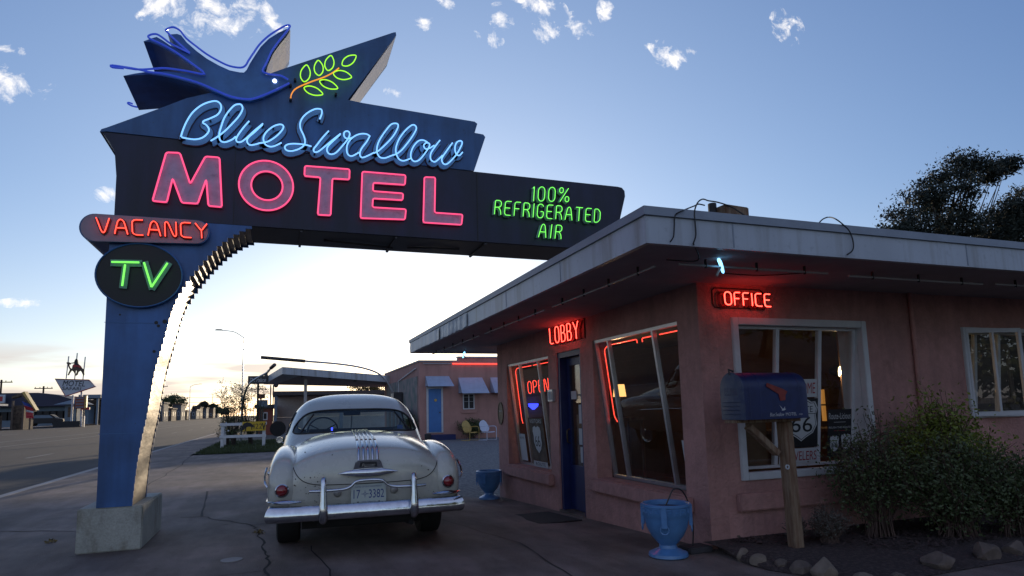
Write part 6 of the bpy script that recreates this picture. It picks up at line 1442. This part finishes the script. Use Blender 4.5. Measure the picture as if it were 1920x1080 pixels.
# pickup-like dark shapes and things on the station court: red tinted signs
sg = empty('pole_sign', (PY(483, 800, 46)[0], 46, 0), 'dark rectangular street sign on a pole left of the canopy', 'sign')
a, c = PY(465, 705, 46), PY(502, 719.5, 46); b = MB().box(a[0], c[0], 46, 46.3, c[2], a[2]); bs = build(b, 'board', 'darksteel', sg); build(word(MB(), 'The Palace', ((a[0] + c[0]) / 2, 45.99, (a[2] + c[2]) / 2), (1, 0, 0), (0, 0, 1), 1.0, .26), 'lettering', 'white', bs)
build(MB().prism([(a[0] + 1.0, 46.02, a[2] + .003), (c[0], 46.02, a[2] + .003), (c[0], 46.02, a[2] + .45)], (0, .25, 0)), 'canopy_wedge', 'darksteel', sg)
p = PY(483, 760, 46.1); build(MB().tube([(p[0], 46.15, 0), (p[0], 46.15, c[2])], .07, 8), 'pole', 'darksteel', sg); build(MB().tube([(p[0] - .4, 46.15, c[2] - .35), (p[0] + .5, 46.15, c[2] - .35)], .025, 6), 'crossbar', 'darksteel', sg)
for i, (x0, x1, y0, y1, m, lb) in enumerate(((482, 497, 739, 747, 'farwall3', 'small red board hanging high left of the carport'), (483, 502, 750, 762, 'farwall', 'pale shop board above the brick stall left of the carport'))):
    a, c = PY(x0, y0, 50), PY(x1, y1, 50); r = empty('shop_board', (a[0], 50, 0), lb, 'sign'); build(MB().box(a[0], c[0], 50, 50.15, c[2], a[2]), 'board', m, r); build(MB().tube([((a[0] + c[0]) / 2, 50.2, 0), ((a[0] + c[0]) / 2, 50.2, a[2])], .05, 6), 'pole', 'darksteel', r)
block('brick_stall', 'small brick stall between the sapling and the carport', 484, 511, 762, 54, 4, 'farwall3', 'darksteel', nwin=1, door=False)
p = PY(521, 802, 38); o = build(MB().disc((p[0], 38, .62), .42, (0, 1, 0), .18, 22), 'spare_tyre', 'rubber', smooth=40); tag(o, 'dark round tyre standing by the carport post', 'tyre'); 
for i, x in enumerate((506, 511)):
    p = PY(x, 800, 60); r = empty('flood_pole', (p[0], 60, 0), ('shorter thin pole left of the carport', 'thin pole with a round lamp left of the carport')[i], 'pole'); z = PY(x, 722 - i * -0, 60)[2]; build(MB().tube([(p[0], 60, 0), (p[0], 60, z)], .06, 6), 'pole', 'darksteel', r)
    if i: build(MB().dome((p[0] + .2, 60, z), .22, (.5, -1, 0), .2), 'lamp_head', 'darksteel', r, smooth=True)
tree('autumn_tree', 'yellow-lit tree above the carport roof', (PY(690, 760, 75)[0], 75, 0), 5.2, [PY(672, 727, 75), PY(690, 722, 75), PY(706, 728, 75)], [(.8, .8, .7), (.9, .8, .9), (.8, .8, .6)], 'leafE', 46, 60, .10, 51, .18, csz=.7)
# street lamps
def street_lamp(lb, base, top, arm, r_=.09):
    r = empty('street_lamp', base, lb, 'street lamp', 'street lamps'); build(MB().tube([base, top], [r_, r_ * .55], 8), 'pole', 'alum', r, smooth=60)
    t = Vector(top); a = Vector(arm); build(MB().tube(catmull([t, t.lerp(a, .4) + Vector((0, 0, (a[2] - t[2]) * .35)), t.lerp(a, .75) + Vector((0, 0, (a[2] - t[2]) * .2)), a], 4), r_ * .4, 6), 'arm', 'alum', r, smooth=60)
    d = (a - t); d[2] = 0; d.normalize(); build(MB().loft([[a + d * s_ + Vector((0, y, z)) for y, z in ((-.14 * q, 0), (.14 * q, 0), (.11 * q, .11 * q), (-.11 * q, .11 * q))] for s_, q in ((-.05, .5), (.1, 1), (.55, 1), (.7, .4))]), 'lamp_head', 'darksteel', r)
tpp = PY(457, 633, 72); street_lamp('tall street lamp at the kerb, its arm over the road', (tpp[0], 72, 0), tuple(tpp), tuple(PY(417, 619.5, 72)))
tpp = PY(357, 725, 165); street_lamp('far street lamp over the distant shops', (tpp[0], 165, RISE), tuple(tpp), tuple(PY(373, 720.5, 165)), .13)
# Motel with the camel sign across the street
YM = 85.0
def pm(x, y, d=0): return PY(x, y, YM - d)
ms = empty('camel_sign', tuple(pm(140, 800)), 'white arrow-shaped motel sign with a camel and rider across the street', 'sign'); gm = gz(pm(140, 800)[0], 0)
arrow = [pm(103, 710.5), pm(167, 712.5), pm(179, 725), pm(123, 743)]
ab = build(MB().prism(arrow, (0, .45, 0)), 'arrow_board', 'signwhite', ms); build(MB().tube([p + Vector((0, -.02, 0)) for p in arrow], .055, 5, True), 'edging', 'red', ab)
dn = (pm(167, 712.5) - pm(103, 710.5)).normalized(); un = Vector((-dn[2], 0, dn[0]))
cM = pm(139.5, 719, .03); build(word(MB(), 'MOTEL', cM, dn, un + dn * .15, (pm(160, 719) - pm(118, 719)).length, (pm(140, 714) - pm(140, 724.5)).length), 'lettering', 'ink', ab)
cM = pm(134.5, 728.5, .03); build(word(MB(), 'SAFARI', cM, dn, un, (pm(152, 728) - pm(117, 728)).length, (pm(140, 725.5) - pm(140, 731.8)).length), 'lettering', 'ink', ab)
for x0, y0, x1, y1, nm in ((137, 741, 133, 800, 'post'), (153, 733, 152, 800, 'post')):
    a, c = pm(x0, y0, -.2), pm(x1, y1, -.2); c[2] = gm - .1; build(MB().tube([a, c], .11, 6), nm, 'white', ms)
for x0, y0, x1, y1 in ((124, 710, 129, 668), (140, 711, 145, 662), (155.5, 712, 160, 669)): build(MB().tube([pm(x0, y0, -.2), pm(x1, y1, -.2)], .06, 5), 'spar', 'greyside', ms)
cz = lambda X, Y: pm(X / 4.571, 640 + Y / 4.571, .1)
CAM = [(570,180),(590,178),(608,188),(605,198),(592,200),(600,225),(615,235),(622,205),(640,190),(665,188),(690,210),(705,232),(722,240),(720,262),(722,290),(712,292),(700,265),(690,252),(672,262),(665,285),(650,295),(645,290),(658,262),(655,250),(640,248),(645,275),(640,280),(628,258),(615,250),(600,270),(588,292),(578,290),(590,262),(598,245),(585,215),(580,198),(570,190)]
build(MB().prism([cz(*p) for p in CAM], (0, .12, 0)), 'camel', 'stone', ms)
build(MB().prism([cz(x, y) + Vector((0, -.02, 0)) for x, y in ((622,205),(640,190),(668,190),(690,212),(700,232),(672,222),(655,215),(640,222),(628,222))], (0, .16, 0)), 'saddle_cloth', 'red', ms)
build(MB().prism([cz(x, y) + Vector((0, -.03, 0)) for x, y in ((606,190),(608,184),(635,180),(642,160),(650,150),(662,152),(668,165),(672,190),(680,205),(660,208),(640,198),(636,190))], (0, .12, 0)), 'rider', 'ink', ms)
# price board and booth below
b0 = pm(144, 744); r = empty('price_board', (b0[0], YM, gm), 'red-framed price board under the camel sign', 'sign'); c = pm(161, 766); build(MB().box(b0[0], c[0], YM - .6, YM - .3, c[2], b0[2]), 'board', 'farwall3', r); build(MB().box(c[0], c[0] + .18, YM - .65, YM - .25, c[2], b0[2] + .1), 'side', 'yellow', r)
for i in range(4): z = lerp(c[2], b0[2], (i + .5) / 4); build(MB().box(b0[0] + .1, c[0] - .1, YM - .62, YM - .601, z - .06, z + .06), 'text_row', 'farwall', r)
for x in (b0[0] + .15, c[0] - .1): build(MB().tube([(x, YM - .4, gm - .1), (x, YM - .4, c[2])], .06, 6), 'post', 'darksteel', r)
c = pm(170, 768); build(MB().box(b0[0] + .6, c[0], YM - .5, YM - .3, c[2] - .0, c[2] + .25), 'lower_strip', 'red', r)
a, c = pm(112, 758), pm(131, 797); r = empty('motel_booth', (a[0], YM + 4, gm), 'pale office booth with pyramid roof under the camel sign', 'building')
build(MB().box(a[0], c[0], YM + 2, YM + 5, gm - .2, a[2]), 'wall', 'farwall', r); ap = Vector(((a[0] + c[0]) / 2 + .4, YM + 3.5, pm(120, 745)[2])); B_ = [Vector((x, y, a[2] + .002)) for x, y in ((a[0] - .9, YM + 1.2), (c[0] + .9, YM + 1.2), (c[0] + .9, YM + 5.8), (a[0] - .9, YM + 5.8))]
build(MB().add(B_ + [ap], [(0, 1, 4), (1, 2, 4), (2, 3, 4), (3, 0, 4), (0, 3, 2, 1)]), 'roof', 'farwall', r); build(MB().box(a[0] + .3, c[0] - .3, YM + 1.97, YM + 1.998, gm + 1.0, a[2] - .3), 'window', 'stone', r)
# dark roofed motel block behind
YD = 110.0
def pd(x, y): return PY(x, y, YD)
a, c = pd(-60, 735), pd(168, 738); g = RISE
r = empty('motel_block', (a[0], YD, g), 'long two-storey pale blue motel with a deep dark roof across the street', 'building')
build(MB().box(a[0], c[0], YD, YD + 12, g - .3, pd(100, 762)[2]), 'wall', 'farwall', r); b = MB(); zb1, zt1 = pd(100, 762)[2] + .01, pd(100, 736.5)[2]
b.prism([(a[0] - .5, YD - 1.2, zb1), (c[0] - 1.5, YD - 1.2, zb1), (c[0] - 1.0, YD - 1.2, zt1 - 1.3), (c[0] - 3.5, YD - 1.2, zt1 - .4), (c[0] - 6, YD - 1.2, zt1), (a[0] - .5, YD - 1.2, zt1)], (0, 13, 0)); build(b, 'roof', 'farroof', r)
for i in range(16): x = lerp(a[0] + 1, c[0] - 1, i / 15); wn = build(MB().box(x - .5, x + .5, YD - .04, YD - .002, g + .8, g + 2.0), 'window', 'ink', r)
a2 = pd(166, 742); r = empty('pale_carport', (a2[0], YD - 4, g), 'pale flat-roofed carport between the dark roof and the blue pillar', 'carport'); c3 = pd(205, 742)
build(MB().box(a2[0], c3[0], YD - 5, YD + 3, a2[2] - .5, a2[2]), 'roof', 'farwall', r); build(MB().box(a2[0] - 2.5, c3[0], YD + 3.1, YD + 3.4, g - .2, a2[2] - .5), 'wall', 'stone', r)
for x in (a2[0] + .3, c3[0] - .5): build(MB().box(x, x + .25, YD - 4.8, YD - 4.5, g - .2, a2[2] - .5), 'post', 'farwall', r)
a, c = pm(98, 781), pm(172, 797)
o = build(MB().box(a[0] + 2.4, c[0] - 1, YM + 1, YM + 1.25, gm - .2, a[2]), 'painted_wall', 'signwhite'); tag(o, 'low pale painted wall under the camel sign', 'wall')
o = build(MB().box(pm(106, 795)[0], pm(155, 795)[0], YM - 1.2, YM - .9, gm - .1, gm + .55), 'stone_border', 'ink'); tag(o, 'low dark border before the painted wall', 'wall')
# gable-roofed hut with a flag
YH = 72.0
def ph(x, y): return PY(x, y, YH)
gh = RISE
r = empty('gable_hut', (ph(45, 800)[0], YH, gh), 'open stone hut with a steep yellow-edged gable across the street', 'building')
e0, ak, e1 = ph(22, 743), ph(41, 736), ph(64, 767)
build(MB().prism([e0, ak, e1, e1 + Vector((0, 0, -.22)), ak + Vector((0, 0, -.28)), e0 + Vector((0, 0, -.22))], (0, .8, 0)), 'roof', 'stone', r)
build(MB().prism([ak + Vector((0, -.05, 0)), e1 + Vector((0, -.05, 0)), e1 + Vector((.15, -.05, -.1)), ak + Vector((.2, -.05, .1))], (0, .9, 0)), 'barge_board', 'yellow', r)
w0_, w1_ = ph(23, 770), ph(42, 770); build(MB().box(w0_[0], w1_[0], YH + .3, YH + 3, gh - .2, ph(40, 760)[2]), 'wall', 'stone', r)
for x in (22.5, 43, 57): q = ph(x, 770); build(MB().tube([(q[0], YH + .1, gh - .2), (q[0], YH + .1, q[2] + (.9 if x < 57 else 0))], .09, 6), 'post', 'farwall2', r)
f0 = ph(43, 752); fl = empty('flag', tuple(f0), 'red, white and blue flag hanging from the gable hut', 'flag')
rg = []
for k in range(9):
    t = k / 8; rg.append([Vector((f0[0] + t * .55 + .10 * math.sin(t * 5), YH - .3 - .12 * math.sin(t * 7), f0[2] - t * 1.6)), Vector((f0[0] + .75 + t * .35 + .05 * math.sin(t * 6), YH - .3 - .12 * math.cos(t * 7), f0[2] - .35 - t * 1.25))])
for k, (i0, i1, m) in enumerate(((0, 2, 'plateink'), (2, 4, 'red'), (4, 5, 'paper'), (5, 8, 'red'))): build(MB().loft([rg[j] for j in range(i0, i1 + 1)], False, False), 'flag_cloth', m, fl)
a = ph(0, 762); r = empty('open_shelter', (ph(8, 800)[0], YH - 2, gh), 'small light-topped shelter at the left edge of the photo', 'shelter'); c = ph(23, 762)
build(MB().box(a[0] - 3, c[0], YH - 3, YH - 1, a[2] + .0, a[2] + .18), 'roof', 'paper', r)
for x in (2, 10, 20): q = ph(x, 780); build(MB().tube([(q[0], YH - 2.8, gh - .2), (q[0], YH - 2.8, a[2])], .06, 6), 'post', 'farwall', r)
build(MB().box(a[0] - 3, c[0] - .3, YH - 1.3, YH - 1.2, gh - .2, gh + 1.2), 'back_panel', 'stone', r)
a = pd(0, 741); r = empty('roof_board', (a[0], YD - 2, RISE), 'red-lettered white board on the long motel roof, at the left edge', 'sign'); c = pd(20, 756); bb = build(MB().box(a[0] - 3, c[0], YD - 2.2, YD - 1.9, c[2], a[2]), 'board', 'signwhite', r)
for i in range(5): x = lerp(a[0] - 1, c[0] - .6, i / 4); build(MB().box(x - .35, x + .35, YD - 2.23, YD - 2.205, c[2] + .25, a[2] - .25), 'letter_block', 'red', bb)
build(MB().box(a[0] - 1, a[0] - .8, YD - 2.1, YD - 1.9, RISE, c[2]), 'post', 'darksteel', r)
# utility poles and wires
def upole(x, yt, Y, lb, w_=1.4):
    t = PY(x, yt, Y); r = empty('utility_pole', (t[0], Y, RISE - .2), lb, 'utility pole', 'utility poles'); build(MB().tube([(t[0], Y, RISE - .2), tuple(t)], .14, 6), 'pole', 'bark', r); build(MB().box(t[0] - w_, t[0] + w_, Y - .06, Y + .06, t[2] - .45, t[2] - .3), 'crossarm', 'bark', r)
    for s_ in (-.9, -.4, .4, .9): build(MB().tube([(t[0] + s_ * w_, Y, t[2] - .3), (t[0] + s_ * w_, Y, t[2] - .1)], .05, 5), 'insulator', 'darksteel', r)
upole(82, 724, 128, 'utility pole rising behind the dark motel roof', 1.3); upole(3, 712, 118, 'utility pole at the left edge of the photo', 1.4); upole(305, 722, 190, 'utility pole just right of the blue pillar', 1.2)
upole(399, 738, 420, 'thin distant utility pole over the street', 2.2)
for i, (yA, yB) in enumerate(((742, 743), (751, 752))):
    a, c = PY(300, yA, 200), PY(455, yB, 200); P = [a.lerp(c, t / 8) + Vector((0, 0, -.5 * math.sin(PI * t / 8))) for t in range(9)]; o = build(MB().tube(P, .045, 4), 'overhead_wire', 'darksteel'); tag(o, ('upper overhead wire above the distant shops', 'lower overhead wire above the distant shops')[i], 'wire')
# far shops along the left side of the street
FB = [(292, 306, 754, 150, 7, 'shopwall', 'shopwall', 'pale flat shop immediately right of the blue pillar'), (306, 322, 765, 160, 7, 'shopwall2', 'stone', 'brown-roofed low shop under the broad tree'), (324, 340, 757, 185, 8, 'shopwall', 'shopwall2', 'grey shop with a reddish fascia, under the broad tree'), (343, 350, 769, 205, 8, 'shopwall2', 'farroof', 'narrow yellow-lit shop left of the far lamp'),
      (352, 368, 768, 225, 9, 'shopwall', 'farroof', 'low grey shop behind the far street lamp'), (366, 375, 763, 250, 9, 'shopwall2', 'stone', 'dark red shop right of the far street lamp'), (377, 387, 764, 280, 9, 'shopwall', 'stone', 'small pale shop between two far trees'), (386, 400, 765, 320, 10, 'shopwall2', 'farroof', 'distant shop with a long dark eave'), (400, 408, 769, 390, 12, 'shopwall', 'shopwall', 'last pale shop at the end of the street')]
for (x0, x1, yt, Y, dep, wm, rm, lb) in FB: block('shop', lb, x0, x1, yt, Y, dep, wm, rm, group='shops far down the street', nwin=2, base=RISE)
for (x, y, Y, lb) in ((410, 774, 380, 'far headlight glint, left one'), (413, 777, 380, 'far headlight glint, right one')):
    o = build(MB().dome(PY(x, y, Y), .42, (0, -1, 0), .2, 8, 3), 'far_light', 'tinylamp', smooth=True); tag(o, lb, 'light', 'far lights down the street')
def ftree(lb, x, yt, yb, wpx, Y, seed, m='leafD', n=70):
    k = Y / 1120; c = PY(x, (yt + yb) / 2 - (yb - yt) * .1, Y); rw_ = wpx / 2 * k; rh = (yb - yt) / 2 * k * .8
    tree('street_tree', lb, (c[0], Y, RISE), c[2] + rh - RISE, [c, c + Vector((-rw_ * .45, 0, -rh * .2)), c + Vector((rw_ * .45, 0, -rh * .25))], [(rw_ * .5, rw_ * .5, rh * .75), (rw_ * .5, rw_ * .5, rh * .6), (rw_ * .5, rw_ * .5, rh * .6)], m, n, 40, .16 * Y / 150, seed, .3, 'trees far down the street', csz=rw_ * .28, branches=10)
ftree('broad dark tree above the far shops beside the blue pillar', 327, 738, 768, 40, 195, 61, 'leafA', 90)
ftree('round dark tree behind the far lamp', 371, 758, 775, 16, 270, 62); ftree('upright palm-like tree beyond the far shops', 382, 751, 772, 15, 300, 63); ftree('small dark tree left of the saplings', 399, 756, 772, 15, 340, 64); ftree('dark tree low behind the saplings', 407, 762, 778, 14, 360, 65)
ftree('small tree over the street end', 420, 764, 780, 16, 420, 66)
ck = empty('parked_van', (PY(80, 795, 95)[0], 95, RISE), 'dark low car parked before the long motel', 'car')
p = Vector((PY(80, 795, 95)[0], 95, RISE)); build(MB().prism([p + Vector((x, 0, z)) for x, z in ((-2.1,.3),(2.1,.3),(2.15,.8),(1.3,.95),(.8,1.4),(-1.0,1.42),(-1.6,.95),(-2.15,.85))], (0, 1.7, 0)), 'body', 'ink', ck, bevel=.08)
for x in (-1.3, 1.3): build(MB().disc(p + Vector((x, -.02, .32)), .33, (0, 1, 0), 1.74, 16), 'wheel', 'rubber', ck)
build(MB().prism([p + Vector((x, -.012, z)) for x, z in ((.65,1.32),(-.85,1.34),(-1.25,.97),(1.05,.97))], (0, .01, 0)), 'side_window', 'farwall', ck)
